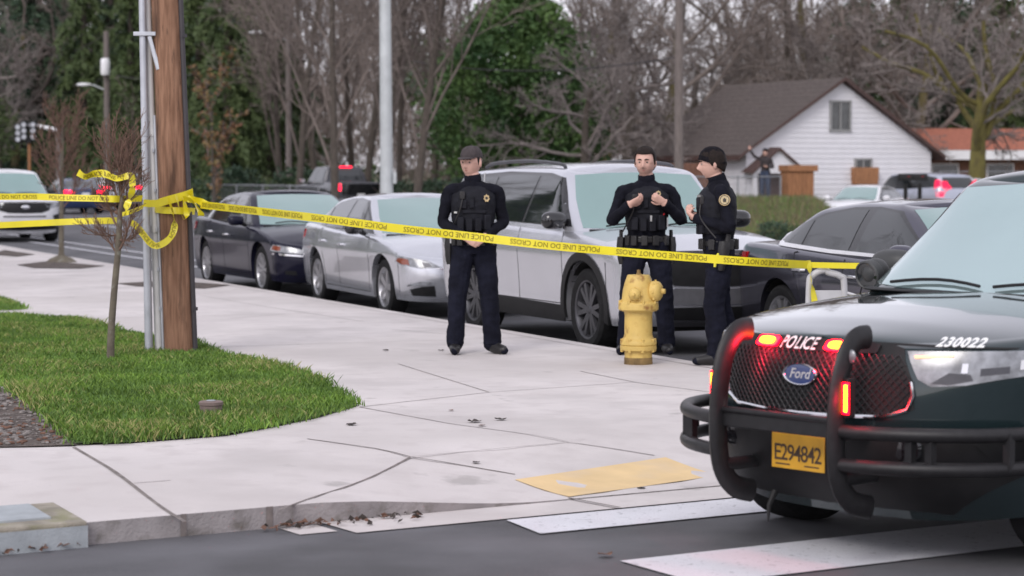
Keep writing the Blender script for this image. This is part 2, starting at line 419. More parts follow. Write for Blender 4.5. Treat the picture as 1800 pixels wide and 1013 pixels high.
# grass blades: one mass
random.seed(3)
def inside(p, poly):
    c = False; n = len(poly)
    for i in range(n):
        a, b = poly[i], poly[(i + 1) % n]
        if (a[1] > p[1]) != (b[1] > p[1]) and p[0] < (b[0] - a[0]) * (p[1] - a[1]) / (b[1] - a[1]) + a[0]: c = not c
    return c
lp = [(p.x, p.y) for p in lawnw]
sml = [tuple(Gs(*p)[:2]) for p in ((-60, 520), (0, 526), (46, 545), (10, 547), (-60, 548))]
gv, gf, gm = [], [], []
def blades(poly, n, hmax):
    x0, x1 = min(p[0] for p in poly), max(p[0] for p in poly); y0, y1 = min(p[1] for p in poly), max(p[1] for p in poly)
    k = 0
    while k < n:
        x, y = random.uniform(x0, x1), random.uniform(y0, y1)
        if not inside((x, y), poly): continue
        k += 1; x += random.gauss(0, .035); y += random.gauss(0, .045); c = noise.noise((x * 1.3, y * 1.3, 5)); h = hmax * (.45 + .5 * random.random() + .5 * c); h = max(h, .025)
        a = random.uniform(0, 2 * pi); w = random.uniform(.003, .006); lx, ly = random.gauss(0, .4) * h, random.gauss(0, .4) * h
        z = gz(x, y) + .008; o = len(gv)
        gv.extend([(x - w * cos(a), y - w * sin(a), z), (x + w * cos(a), y + w * sin(a), z), (x + lx * .45 + w * .7 * cos(a), y + ly * .45 + w * .7 * sin(a), z + h * .6), (x + lx, y + ly, z + h * .95)])
        gf.append((o, o + 1, o + 2)); gf.append((o, o + 2, o + 3)); r = random.random() + c * .5
        dry_ = .93 - .16 * max(0, noise.noise((x * .9, y * .9, 11))); gm.extend([0 if r < .5 else (1 if r < dry_ else 2)] * 2)
blades(lp, 100000, .070); blades(sml, 9000, .06)
me = bpy.data.meshes.new('grass'); me.from_pydata(gv, [], gf)
M['g0'] = pbr('grass_dark', (.085, .17, .022), .6, var=.25, vs=2); M['g1'] = pbr('grass_light', (.16, .27, .035), .6, var=.25, vs=2); M['g2'] = pbr('grass_dry', (.33, .32, .12), .7, var=.2)
for k in ('g0', 'g1', 'g2'): me.materials.append(M[k])
me.polygons.foreach_set('material_index', gm)
go = bpy.data.objects.new('grass', me); COL.objects.link(go); tag(go, 'bright green uneven grass on the corner lawn', 'grass', kind='stuff')
# ================================================================ vehicles
class Hull:
    """closed surface: straight-sided between xR and xF, superellipse caps in front and behind"""
    def __init__(s, xF, xR, fx, rx, w, T=None, nf=2.6, nr=2.6):
        s.xF, s.xR, s.fx, s.rx, s.w, s.T, s.nf, s.nr = xF, xR, fx, rx, w, T or (lambda x: 1), nf, nr
    def W(s, x, z): return s.w(z) * s.T(min(max(x, s.xR), s.xF))
    def side(s, x, z):
        w = s.W(x, z)
        if x > s.xF: t = min(.998, (x - s.xF) / max(.01, s.fx(z) - s.xF)); return w * (1 - t**s.nf)**(1 / s.nf)
        if x < s.xR: t = min(.998, (s.xR - x) / max(.01, s.xR - s.rx(z))); return w * (1 - t**s.nr)**(1 / s.nr)
        return w
    def front(s, y, z):
        t = min(.998, abs(y) / s.W(s.xF, z)); return s.xF + (s.fx(z) - s.xF) * (1 - t**s.nf)**(1 / s.nf)
    def rear(s, y, z):
        t = min(.998, abs(y) / s.W(s.xR, z)); return s.xR + (s.rx(z) - s.xR) * (1 - t**s.nr)**(1 / s.nr)
    def FS(s, sg): return lambda x, z: (x, sg * s.side(x, z), z)
    def FF(s): return lambda y, z: (s.front(y, z), y, z)
    def FR(s): return lambda y, z: (s.rear(y, z), y, z)
def hull_mesh(mb, h, xs, zlo, zhi, R=.04, crown=None, NF=12, rows=10, m=0, ret=.14, zref=.8, ztopref=None):
    cols = []
    crown = crown or (lambda x: .03)
    def zr(zl, zh):
        a = lin(zl, max(zl + .001, zh - R), rows)
        return [(z, 0) for z in a] + [(zh - R + R * sin(t), R * (1 - cos(t))) for t in (rad(25), rad(50), rad(72), rad(90))]
    for i in range(NF + 1):
        t = pi / 2 * (i / NF); ct, st = cos(t)**(2 / h.nf), sin(t)**(2 / h.nf)
        if i == 0: st = 0.0
        x0 = h.xF + (h.fx(zref) - h.xF) * ct; x1 = h.xF + (h.fx(ztopref or zref) - h.xF) * ct
        q = zr(zlo(x0), zhi(x1)); c = []
        for z, d in q: c.append((h.xF + max(.005, h.fx(z) - h.xF - d) * ct, (h.W(h.xF, z) - d) * st, z))
        cols.append(([(c[0][0] - ret * ct, max(0, c[0][1] - ret * st), c[0][2])] + c, x1))
    for x in xs:
        q = zr(zlo(x), zhi(x)); c = [(x, h.W(x, z) - d, z) for z, d in q]
        cols.append(([(x, c[0][1] - ret, c[0][2])] + c, x))
    for i in range(NF, -1, -1):
        t = pi / 2 * (i / NF); ct, st = cos(t)**(2 / h.nr), sin(t)**(2 / h.nr)
        if i == 0: st = 0.0
        x0 = h.xR + (h.rx(zref) - h.xR) * ct; x1 = h.xR + (h.rx(ztopref or zref) - h.xR) * ct
        q = zr(zlo(x0), zhi(x1)); c = []
        for z, d in q: c.append((h.xR + min(-.005, h.rx(z) - h.xR + d) * ct, (h.W(h.xR, z) - d) * st, z))
        cols.append(([(c[0][0] + ret * ct, max(0, c[0][1] - ret * st), c[0][2])] + c, x1))
    n = len(cols[0][0])
    for sg in (1, -1):
        vs = [(x, y * sg, z) for c, _ in cols for x, y, z in c]
        fs = [(i * n + j, i * n + j + 1, (i + 1) * n + j + 1, (i + 1) * n + j) for i in range(len(cols) - 1) for j in range(n - 1)]
        mb.add(vs, fs, m)
    K = 14; vs = []
    for c, xr in cols:
        x, y, z = c[-1]
        for k in range(K + 1):
            s = -cos(pi * k / K); vs.append((x, y * s, z + crown(xr) * (1 - abs(s)**2.2)))
    mb.add(vs, [(i * (K + 1) + k, i * (K + 1) + k + 1, (i + 1) * (K + 1) + k + 1, (i + 1) * (K + 1) + k) for i in range(len(cols) - 1) for k in range(K)], m)
def seamline(mb, pts, fn, w=.007, out=(0, 1, 0), m=1, off=.0015):
    for i in range(len(pts) - 1):
        a, b = Vector(pts[i]), Vector(pts[i + 1]); t = (b - a).normalized(); q = Vector((-t.y, t.x)) * w / 2
        patch(mb, [a - q, b - q, b + q, a + q], fn, .12, off, .003, out, m)
def wheel(parent, loc, R, wd, style, sg, rim='rim', Rr=None):
    """tyre and spoked rim; sg = +1 faces +y"""
    w = empty('wheel', loc); w.parent = parent
    Rr = Rr or R * .70; h = wd / 2
    Mx = Matrix.Rotation(-sg * pi / 2, 4, 'X')
    t = MB(); t.lathe([(Rr - .01, -h * .85), (Rr + .005, -h), (R * .9, -h * 1.04), (R * .985, -h * .86), (R, -h * .5), (R, 0), (R, h * .5), (R * .985, h * .86), (R * .9, h * 1.04), (Rr + .012, h * .98), (Rr - .008, h * .86), (Rr - .012, h * .3)], 40, M=Mx)
    t.build('tyre', M['tyre'], w)
    r = MB(); r.lathe([(Rr - .006, h * .92), (Rr + .004, h * .95), (Rr - .012, h * .90), (Rr - .03, h * .55), (Rr - .035, -h * .2)], 40, M=Mx)
    r.lathe([(0.001, -h * .02), (Rr * .9, -h * .02)], 30, 1, M=Mx)                       # dark brake area behind the spokes
    r.lathe([(0.001, h * .78), (Rr * .10, h * .78), (Rr * .17, h * .72), (Rr * .2, h * .5)], 20, M=Mx)
    def spoke(a0, a1, w0, w1, m=0):
        d0, d1 = Vector((cos(a0), sin(a0), 0)), Vector((cos(a1), sin(a1), 0))
        p0, p1 = d0 * Rr * .12, d1 * (Rr - .012); t_ = (p1 - p0).normalized(); q = Vector((-t_.y, t_.x, 0))
        vs = []
        for p, ww, zt in ((p0, w0, h * .72), (p0.lerp(p1, .55), (w0 + w1) / 2, h * .80), (p1, w1, h * .84)):
            vs += [p - q * ww + Vector((0, 0, zt)), p + q * ww + Vector((0, 0, zt)), p + q * ww * 1.2 + Vector((0, 0, zt - .035)), p - q * ww * 1.2 + Vector((0, 0, zt - .035))]
        vs = [Mx @ v for v in vs]
        r.add(vs, [(4 * i + k, 4 * i + (k + 1) % 4, 4 * i + 4 + (k + 1) % 4, 4 * i + 4 + k) for i in range(2) for k in range(4)], m)
    if style == 'multi':
        for k in range(10):
            a = 2 * pi * k / 10; spoke(a, a + .13, .016, .017); spoke(a + .09, a - .07, .010, .009)
    elif style == 'five':
        for k in range(5):
            a = 2 * pi * k / 5; spoke(a - .18, a - .12, .024, .020); spoke(a + .18, a + .12, .024, .020)
    elif style == 'six':
        for k in range(6):
            a = 2 * pi * k / 6; spoke(a - .12, a - .2, .022, .022); spoke(a + .12, a + .2, .022, .022)
    else:
        r.lathe([(Rr * .2, h * .6), (Rr * .55, h * .5), (Rr * .9, h * .35)], 30, 2, M=Mx)
        for k in range(8): spoke(2 * pi * k / 8, 2 * pi * k / 8, .02, .026, 2)
    r.build('rim', [M[rim], M['dark'], M['rimdark']], w, ang=30)
    return w
def paint(name, col, metal=.0, rough=.28, coat=.8, spec=.5, coati=None):
    m = pbr(name, col, rough, metal=metal, coat=coat, var=.05, vs=2, spec=spec, coati=coati)
    add_spots(m, 2.2, tuple(c * .8 + .02 for c in col), .5, .8, amt=.35); return m
def mirror_part(root, x, y, z, sg, mat, sc=1.0):
    b = MB(); b.ball((0, 0, 0), (.085 * sc, .125 * sc, .085 * sc), 18, 12)
    for i, v in enumerate(b.v):
        vx, vy, vz = v
        if vx < 0: vx *= .45
        vz = math.copysign(abs(vz / (.085 * sc))**.72, vz) * .075 * sc; vy = math.copysign(abs(vy / (.125 * sc))**.75, vy) * .12 * sc
        b.v[i] = (vx, vy, vz)
    b.tube([(0.0, -sg * .09 * sc, -.045), (-.01, -sg * .16, -.075)], [.03, .026], 8, 1)
    o = b.build('mirror', [mat, M['black']], root, loc=(x, y, z)); o.rotation_euler = (0, 0, -sg * .12)
    g = MB(); g.lathe([(0.001, 0), (.08, 0)], 16, M=Matrix.Translation((-.042, 0, 0)) @ Matrix.Rotation(pi / 2, 4, 'Y') @ Matrix.Diagonal((.75, 1.25, 1, 1)))
    g.build('mirror_glass', M['chrome'], o)
    return o
def make_car(name, sp):
    """sp: the measures of one vehicle; x forward, z up, origin on the ground under its middle"""
    g = sp.get
    root = empty(name)
    H = Hull(sp['xF'], sp['xR'], crv(sp['fx']), crv(sp['rx']), crv(sp['w']), crv(sp['T']), sp.get('nf', 2.6), sp.get('nr', 3.0))
    belt = crv(sp['belt']); R = sp['R']; Ra = sp['Ra']; fa, ra = sp['fa'], sp['ra']; sill = crv(sp['sill'])
    def zlo(x):
        z = sill(x)
        for a in (fa, ra):
            d = abs(x - a)
            if d < Ra: z = max(z, R + .015 + sqrt(Ra * Ra - d * d))
        return z
    xs = set(round(x, 4) for x in lin(sp['xR'], sp['xF'], 46))
    for a in (fa, ra):
        for i in range(25):
            xx = round(a - Ra * cos(pi * i / 24), 4)
            if sp['xR'] < xx < sp['xF']: xs.add(xx)
        for e in (-1, 1):
            xx = round(a + e * (Ra + .0015), 4)
            if sp['xR'] < xx < sp['xF']: xs.add(xx)
    xs = sorted(xs, reverse=True)
    body = MB(); pm = sp['paint']
    hull_mesh(body, H, xs, zlo, belt, sp.get('fillet', .05), crv(sp['crown']), sp.get('NF', 14), 12, 0, zref=sp.get('zref', .6), ztopref=sp.get('ztop', .75))
    # greenhouse shell
    gh = Hull(sp['gF'], sp['gR'], crv(sp['gfx']), crv(sp['grx']), crv(sp['gw']), crv(sp.get('gT', [(-3, 1), (3, 1)])), sp.get('gnf', 5), sp.get('gnr', 4.5))
    roof = crv(sp['roof'])
    hull_mesh(body, gh, lin(sp['gF'], sp['gR'], 26), lambda x: belt(x) - .07, roof, .06, lambda x: sp.get('rcrown', .035), 30, 14, 0, ret=.02, zref=sp['gz0'], ztopref=sp['gz1'])
    FS = {1: H.FS(1), -1: H.FS(-1)}; GS = {1: gh.FS(1), -1: gh.FS(-1)}
    oy = {1: (0, 1, .2), -1: (0, -1, .2)}
    for sg in (1, -1):
        for ln in sp['seams']: seamline(body, ln, FS[sg], .008, oy[sg])
    for ln in sp.get('fseams', []): seamline(body, ln, H.FF(), .008, (1, 0, .2))
    # hood shut line on the top of the wings
    bo = body.build('body', [pm, M['seam']], root, ang=32)
    # underbody and wheel wells
    u = MB(); u.box(((sp['xF'] + sp['xR']) / 2, 0, .38), (sp['xF'] - sp['xR'] + .5, sp['w2'] * 2 - .72, .34))
    for a in (fa, ra):
        n = 14
        for sg in (1, -1):
            y1, y0 = sg * (H.W(a, .6) - .05), sg * (sp['w2'] - .40); vs = []
            for i in range(n + 1):
                t = pi * i / n; vs += [(a + (Ra + .01) * cos(t), y1, R + (Ra + .012) * sin(t)), (a + (Ra + .01) * cos(t), y0, R + (Ra + .012) * sin(t))]
            u.add(vs, [(2 * i, 2 * i + 1, 2 * i + 3, 2 * i + 2) for i in range(n)])
            u.add([(a - Ra, y0, .2), (a + Ra, y0, .2), (a + Ra, y0, R + Ra), (a - Ra, y0, R + Ra)], [(0, 1, 2, 3)])
    u.build('underbody', M['dark'], root, weld=False)
    # glass
    b = MB(); patch(b, sp['shield'], gh.FF(), .08, .004, .012, (1, 0, .6)); b.build('windshield', sp.get('shieldmat', M['shield']), root, ang=60)
    b = MB(); patch(b, sp['backlite'], gh.FR(), .08, .004, .012, (-1, 0, .6)); b.build('rear_window', M['glass'], root, ang=60)
    for sg in (1, -1):
        b = MB(); patch(b, sp['trim'], GS[sg], .05, .004, .010, oy[sg]); b.build('window_trim', sp.get('trimmat', M['gloss']), root, ang=60)
        for w in sp['windows']:
            b = MB(); patch(b, w, GS[sg], .05, .008, .006, oy[sg]); b.build('side_window', sp.get('glassmat', M['glass']), root, ang=60)
        if sp.get('clad'):
            b = MB()
            for a in (fa, ra):
                n = 20; c = sp['clad']
                for i in range(n):
                    t0, t1 = pi * (i / n * 1.16 - .08), pi * ((i + 1) / n * 1.16 - .08); q = []
                    for rr, t in ((Ra - .004, t0), (Ra - .004, t1), (Ra + c, t1), (Ra + c, t0)): q.append((a + rr * cos(t), R + .015 + rr * sin(t)))
                    if min(p[1] for p in q) > .16 and min(p[0] for p in q) > sp['xR'] - .35 and max(p[0] for p in q) < sp['xF'] + .35:
                        patch(b, q, FS[sg], .09, .012, .03, oy[sg])
            patch(b, [(fa - Ra - .02, sill(0) - .01), (fa - Ra - .02, sill(0) + .14), (ra + Ra + .02, sill(0) + .16), (ra + Ra + .02, sill(0) - .01)], FS[sg], .2, .012, .03, oy[sg])
            b.build('wheel_arch_cladding', M['black'], root)
        for hx, hz in sp['handles']:
            b = MB(); y = H.side(hx, hz)
            b.tube([(hx + .09, sg * (y - .005), hz), (hx + .07, sg * (y + .03), hz), (hx - .07, sg * (y + .03), hz), (hx - .09, sg * (y - .005), hz)], (.014), 8, sq=.6)
            b.build('door_handle', sp.get('handlemat', pm), root)
        b = MB(); hl = sp['headlight']; patch(b, hl[0], FS[sg] if hl[2] == 's' else (lambda y, z, sg=sg: (H.front(y, z), sg * y, z)), .07, .005, .02, (1, sg * .7, .2)); ho = b.build('headlight', M['lens'], root)
        for nm, poly, mt in hl[1]:
            b = MB(); patch(b, poly, FS[sg] if hl[2] == 's' else (lambda y, z, sg=sg: (H.front(y, z), sg * y, z)), .07, .008, .006, (1, sg * .7, .2)); b.build(nm, M[mt], ho)
        b = MB(); tl = sp['taillight']
        patch(b, tl[0], FS[sg], .08, .006, .02, (-1, sg * .7, .2))
        patch(b, tl[1], lambda y, z, sg=sg: (H.rear(y, z), sg * y, z), .08, .006, .02, (-1, sg * .3, .2)); b.build('taillight', M[sp.get('tailmat', 'redlens')], root)
        for a, tr in ((fa, .0), (ra, .0)):
            wheel(root, (a, sg * (H.W(a, .5) - sp.get('wd', .225) / 2 - .025), R), R, sp.get('wd', .225), sp['style'], sg, sp.get('rim', 'rim'))
        mx, my, mz = sp['mirror']; mirror_part(root, mx, sg * my, mz, sg, sp.get('mirrormat', pm), sp.get('mirrorsc', 1))
    b = MB()                                                          # cowl and wipers
    zc = min(p_[1] for p_ in sp['shield']); yc = max(p_[0] for p_ in sp['shield'])
    for sg in (1, -1): b.tube([Vector(gh.FF()(sg * y, zc)) + Vector((.025, 0, -.004)) for y in lin(0, yc * .96, 9)], (.035, .010), 8, up=(1, 0, 0))
    for y0, y1 in ((-yc * .75, -.06), (.02, yc * .7)):
        pts = [Vector(gh.FF()(y0 + (y1 - y0) * t, zc + .018 + .022 * sin(pi * t))) + Vector((.018, 0, .016)) for t in lin(0, 1, 7)]; b.tube(pts, .008, 6)
    b.build('wiper', M['black'], root)
    if sp.get('rails'):
        for sg in (1, -1):
            b = MB(); b.tube(smooth_path([(x, sg * .60, z) for x, z in ((.35, 1.70), (.2, 1.735), (-.6, 1.765), (-1.5, 1.745), (-1.75, 1.70))], 4), .018, 8); b.build('roof_rail', M['rimdark'], root)
    for nm, poly, mt, off in sp['front']:
        b = MB(); patch(b, poly, H.FF(), .08, off, .02, (1, 0, .1)); b.build(nm, M[mt], root)
    for nm, poly, mt, off in sp.get('frontpair', []):
        for sg in (1, -1):
            b = MB(); patch(b, poly, (lambda y, z, sg=sg: (H.front(y, z), sg * y, z)), .08, off, .02, (1, 0, .1)); b.build(nm, M[mt], root)
    for nm, poly, mt, off in sp.get('rearset', []):
        b = MB(); patch(b, poly, H.FR(), .1, off, .02, (-1, 0, .1)); b.build(nm, M[mt], root)
    root['_h'] = 1; del root['_h']
    return root, H, gh
def rectp(y0, y1, z0, z1, r=.25): return chaikin([(y0, z0), (y1, z0), (y1, z1), (y0, z1)], 2, r)
def symp(half): return [(y, z) for y, z in half] + [(-y, z) for y, z in reversed(half)]
def sedan(col, **k):
    d = dict(xF=1.92, xR=-1.95, R=.335, Ra=.385, fa=1.46, ra=-1.37, w2=.925, style='five', paint=col, fillet=.045,
      fx=[(.14, 2.20), (.20, 2.34), (.32, 2.42), (.48, 2.46), (.60, 2.44), (.70, 2.37), (.80, 2.26), (.9, 2.1)],
      rx=[(.14, -2.25), (.25, -2.38), (.5, -2.46), (.75, -2.45), (.95, -2.42), (1.06, -2.36)],
      w=[(.14, .80), (.22, .865), (.40, .895), (.62, .915), (.74, .928), (.82, .916), (.92, .895), (1.0, .875), (1.06, .85)],
      T=[(-2, .945), (-1.2, .995), (0, 1), (1.0, .995), (1.95, .945)],
      belt=[(-2.46, 1.0), (-2.1, 1.03), (-1.6, 1.02), (-.8, .985), (0, .955), (.7, .94), (1.1, .925), (1.6, .865), (2.0, .785), (2.25, .725), (2.40, .69)],
      sill=[(-2.4, .26), (-2, .23), (-1.6, .21), (1.6, .20), (1.95, .21), (2.4, .19)],
      crown=[(-2.4, .02), (-1.2, .03), (1.0, .05), (1.8, .065), (2.2, .05), (2.42, .02)], zref=.5, ztop=.70,
      gF=.06, gR=-.92, gz0=1.0, gz1=1.39,
      gfx=[(.84, 1.36), (.94, 1.22), (1.0, 1.12), (1.1, .90), (1.2, .68), (1.3, .45), (1.37, .27), (1.42, .13)],
      grx=[(.90, -2.06), (1.0, -1.92), (1.08, -1.75), (1.2, -1.50), (1.3, -1.27), (1.38, -1.06), (1.42, -.98)],
      gw=[(.85, .875), (.95, .855), (1.05, .81), (1.2, .735), (1.32, .66), (1.40, .595), (1.44, .57)],
      roof=[(-1.15, 1.335), (-.9, 1.37), (-.4, 1.405), (.06, 1.405), (.25, 1.375)],
      shield=[(-.74, .965), (-.4, .955), (0, .95), (.4, .955), (.74, .965), (.66, 1.17), (.565, 1.355), (.3, 1.372), (0, 1.377), (-.3, 1.372), (-.565, 1.355), (-.66, 1.17)],
      backlite=[(-.68, 1.06), (0, 1.05), (.68, 1.06), (.55, 1.31), (0, 1.33), (-.55, 1.31)],
      trim=[(.92, .955), (.60, 1.14), (.22, 1.345), (-.15, 1.375), (-.55, 1.365), (-.95, 1.31), (-1.3, 1.195), (-1.56, 1.06), (-1.45, 1.015), (-.6, .985)],
      windows=[[(.86, .985), (.58, 1.13), (.20, 1.325), (-.10, 1.352), (-.16, 1.345), (-.20, .985)],
               [(-.31, .988), (-.29, 1.345), (-.56, 1.343), (-.86, 1.305), (-1.02, 1.26), (-1.06, 1.0)],
               [(-1.10, 1.015), (-1.06, 1.245), (-1.28, 1.175), (-1.49, 1.065), (-1.42, 1.035)]],
      seams=[[(.98, .93), (1.02, .8), (1.0, .5), (.96, .26)], [(-.27, .94), (-.27, .30)], [(-1.12, .97), (-1.06, .78), (-.94, .56), (-.90, .30)], [(.96, .26), (-.90, .27)], [(-1.12, .97), (-1.06, .98)],
             [(2.02, .66), (2.0, .30)]],
      handles=[(-.10, .80), (-.98, .825)],
      headlight=([(.46, .60), (.60, .675), (.74, .70), (.865, .725), (.885, .66), (.84, .62), (.68, .585)], [('indicator', [(.84, .63), (.88, .665), (.865, .705), (.79, .69), (.78, .625)], 'amber'), ('bulb', [(.56, .61), (.64, .60), (.66, .655), (.59, .645)], 'rimdark')], 'f'),
      taillight=([(-2.22, .93), (-2.0, .95), (-2.02, .84), (-2.24, .80)], [(.45, .82), (.86, .82), (.86, .95), (.45, .92)]),
      mirror=(.80, 1.03, 1.02),
      front=[('grille', symp([(0, .60), (.30, .595), (.44, .565), (.40, .50), (.22, .475), (0, .47)]), 'black', .006),
             ('lower_grille', symp([(0, .43), (.34, .43), (.42, .36), (.36, .25), (0, .24)]), 'black', .006),
             ('grille_bar', symp([(0, .615), (.31, .612), (.46, .58), (.45, .57), (.30, .598), (0, .60)]), 'chrome', .012),
             ('number_plate', rectp(-.155, .155, .38, .46, .06), 'sign_white', .03)],
      frontpair=[('fog_lamp', [(.54, .43), (.66, .44), (.78, .405), (.80, .375), (.64, .395), (.54, .40)], 'lens', .008), ('lower_vent', [(.50, .26), (.53, .385), (.66, .375), (.77, .34), (.74, .27)], 'black', .006)],
      rearset=[('rear_plate', rectp(-.155, .155, .70, .84, .05), 'sign_white', .01)])
    d.update(k); return make_car(k.get('name', 'parked_car'), d)
def suv(col, **k):
    d = dict(xF=1.96, xR=-2.0, R=.385, Ra=.445, fa=1.55, ra=-1.35, w2=.985, wd=.25, style='six', paint=col, fillet=.06, nf=4.2, nr=4.0,
      fx=[(.22, 2.26), (.30, 2.42), (.45, 2.49), (.70, 2.51), (.88, 2.50), (.98, 2.44), (1.04, 2.36), (1.12, 2.2)],
      rx=[(.25, -2.35), (.40, -2.48), (.7, -2.51), (1.0, -2.48), (1.2, -2.42)],
      w=[(.20, .90), (.32, .945), (.50, .955), (.75, .972), (.92, .985), (1.02, .97), (1.12, .945), (1.2, .915)],
      T=[(-2, .965), (-1.2, .997), (0, 1), (1.2, .998), (1.96, .98)],
      belt=[(-2.46, 1.16), (-1.6, 1.17), (-.6, 1.145), (.2, 1.125), (.9, 1.105), (1.3, 1.09), (1.8, 1.04), (2.1, 1.0), (2.32, .955), (2.45, .93)],
      sill=[(-2.4, .34), (-1.9, .30), (-1.4, .27), (1.6, .26), (1.95, .27), (2.4, .27)],
      crown=[(-2.4, .02), (0, .03), (1.0, .055), (1.8, .065), (2.2, .05), (2.5, .02)], zref=.7, ztop=.95,
      gF=.50, gR=-1.95, gz0=1.15, gz1=1.66, gnf=5, gnr=5,
      gfx=[(1.0, 1.52), (1.08, 1.40), (1.16, 1.27), (1.3, 1.07), (1.45, .88), (1.58, .74), (1.66, .65), (1.72, .58)],
      grx=[(1.0, -2.46), (1.16, -2.42), (1.4, -2.32), (1.6, -2.18), (1.72, -2.06)],
      gw=[(1.0, .93), (1.1, .925), (1.2, .895), (1.4, .825), (1.6, .74), (1.7, .685), (1.75, .66)],
      roof=[(-2.2, 1.64), (-1.6, 1.675), (-.8, 1.70), (0, 1.70), (.5, 1.68), (.65, 1.655)], rcrown=.05,
      shield=[(-.80, 1.13), (-.4, 1.12), (0, 1.115), (.4, 1.12), (.80, 1.13), (.725, 1.40), (.64, 1.625), (.3, 1.645), (0, 1.65), (-.3, 1.645), (-.64, 1.625), (-.725, 1.40)],
      backlite=[(-.74, 1.2), (.74, 1.2), (.62, 1.58), (-.62, 1.58)],
      trim=[(1.10, 1.14), (.90, 1.32), (.64, 1.60), (.3, 1.645), (-.8, 1.66), (-1.6, 1.63), (-2.08, 1.57), (-2.22, 1.24), (-.6, 1.165)],
      windows=[[(.98, 1.165), (.82, 1.31), (.58, 1.57), (.30, 1.61), (.12, 1.615), (.02, 1.16)],
               [(-.05, 1.165), (.04, 1.615), (-.5, 1.625), (-.82, 1.62), (-.98, 1.60), (-1.0, 1.185)],
               [(-1.08, 1.19), (-1.06, 1.60), (-1.6, 1.595), (-2.02, 1.54), (-2.14, 1.255)]],
      seams=[[(1.08, 1.10), (1.10, .9), (1.06, .42)], [(.0, 1.12), (.0, .42)], [(-1.04, 1.15), (-1.0, .95), (-.84, .75), (-.80, .42)], [(1.06, .42), (-.80, .42)], [(2.05, .84), (2.02, .42)]],
      handles=[(.16, .965), (-.86, .985)],
      headlight=([(.56, .86), (.90, .885), (.925, .80), (.60, .78)], [('indicator', [(.80, .80), (.91, .81), (.905, .86), (.80, .855)], 'amber'), ('bulb', [(.62, .80), (.76, .80), (.76, .84), (.62, .835)], 'chrome')], 'f'),
      taillight=([(-2.3, 1.08), (-2.05, 1.1), (-2.05, .98), (-2.3, .94)], [(.5, .95), (.92, .95), (.92, 1.09), (.5, 1.06)]),
      mirror=(.98, 1.01, 1.20), mirrorsc=1.15,
      front=[('grille', symp([(0, .88), (.46, .875), (.54, .84), (.44, .62), (0, .60)]), 'black', .006),
             ('lower_grille', symp([(0, .46), (.62, .46), (.56, .33), (0, .32)]), 'black', .006), ('skid_plate', symp([(0, .31), (.5, .315), (.46, .27), (0, .265)]), 'rimdark', .01)],
      rearset=[('rear_plate', rectp(-.155, .155, .80, .94, .05), 'sign_white', .01)])
    d.update(k); return make_car(k.get('name', 'parked_suv'), d)
def place(root, x, y, heading, label, cat, group=None, z=0):
    root.location = (x, y, z); root.rotation_euler = (0, 0, heading); tag(root, label, cat, group); return root
HEAD = atan2(-.922, .387)
def park(root, px, py, wy, fa, label, group, dh=0, cat='car'):
    """put a car so that its right front hub stands over the street at pixel (px, py on z=0)"""
    p = G(px, py, 0); h = HEAD + dh; R = Matrix.Rotation(h, 2); o = R @ Vector((fa, -wy))
    return place(root, p.x - o.x, p.y - o.y, h, label, cat, group)
P_SILVER = paint('silver_paint', (.60, .615, .66), .72, .25); P_SILVER2 = paint('warm_silver_paint', (.60, .61, .655), .70, .26)
P_NAVY = paint('navy_paint', (.010, .010, .024), .1, .2, .15, .2); P_CHAR = paint('charcoal_paint', (.085, .083, .110), .75, .2, .7, .4)
P_BLACK = paint('police_black_paint', (.020, .036, .040), .4, .10, 1.0, .3, 1.5); P_WHITE = paint('white_car_paint', (.75, .75, .78), 0, .25)
M['brightwork'] = pbr('satin_brightwork', (.85, .85, .87), .3, metal=.6, var=.02)
GRP = 'cars parked nose to tail along the kerb'
car, _, _ = sedan(P_NAVY, style='multi', R=.34, handlemat=M['chrome'],
    front=[('grille', symp([(0, .66), (.22, .655), (.30, .60), (.22, .42), (0, .40)]), 'black', .006), ('lower_grille', symp([(0, .36), (.5, .36), (.46, .25), (0, .24)]), 'black', .006), ('number_plate', rectp(-.155, .155, .38, .46, .06), 'sign_white', .03)],
    frontpair=[('chrome_blade', [(.34, .555), (.60, .575), (.86, .60), (.86, .575), (.6, .552), (.34, .535)], 'chrome', .01), ('lower_vent', [(.60, .30), (.62, .36), (.74, .36), (.74, .31)], 'black', .006)],
    headlight=([(.36, .60), (.60, .66), (.86, .715), (.885, .62), (.62, .59), (.38, .565)], [('indicator', [(.80, .63), (.875, .64), (.86, .70), (.79, .685)], 'amber')], 'f'))
park(car, 466, 518, .80, 1.46, 'dark navy sedan parked at the kerb just right of the wooden utility pole', GRP)
car, _, _ = sedan(P_SILVER, name='parked_car', mirrormat=M['gloss'])
park(car, 683, 554, .80, 1.46, 'silver sedan parked between the navy sedan and the silver SUV', GRP, rad(-2))
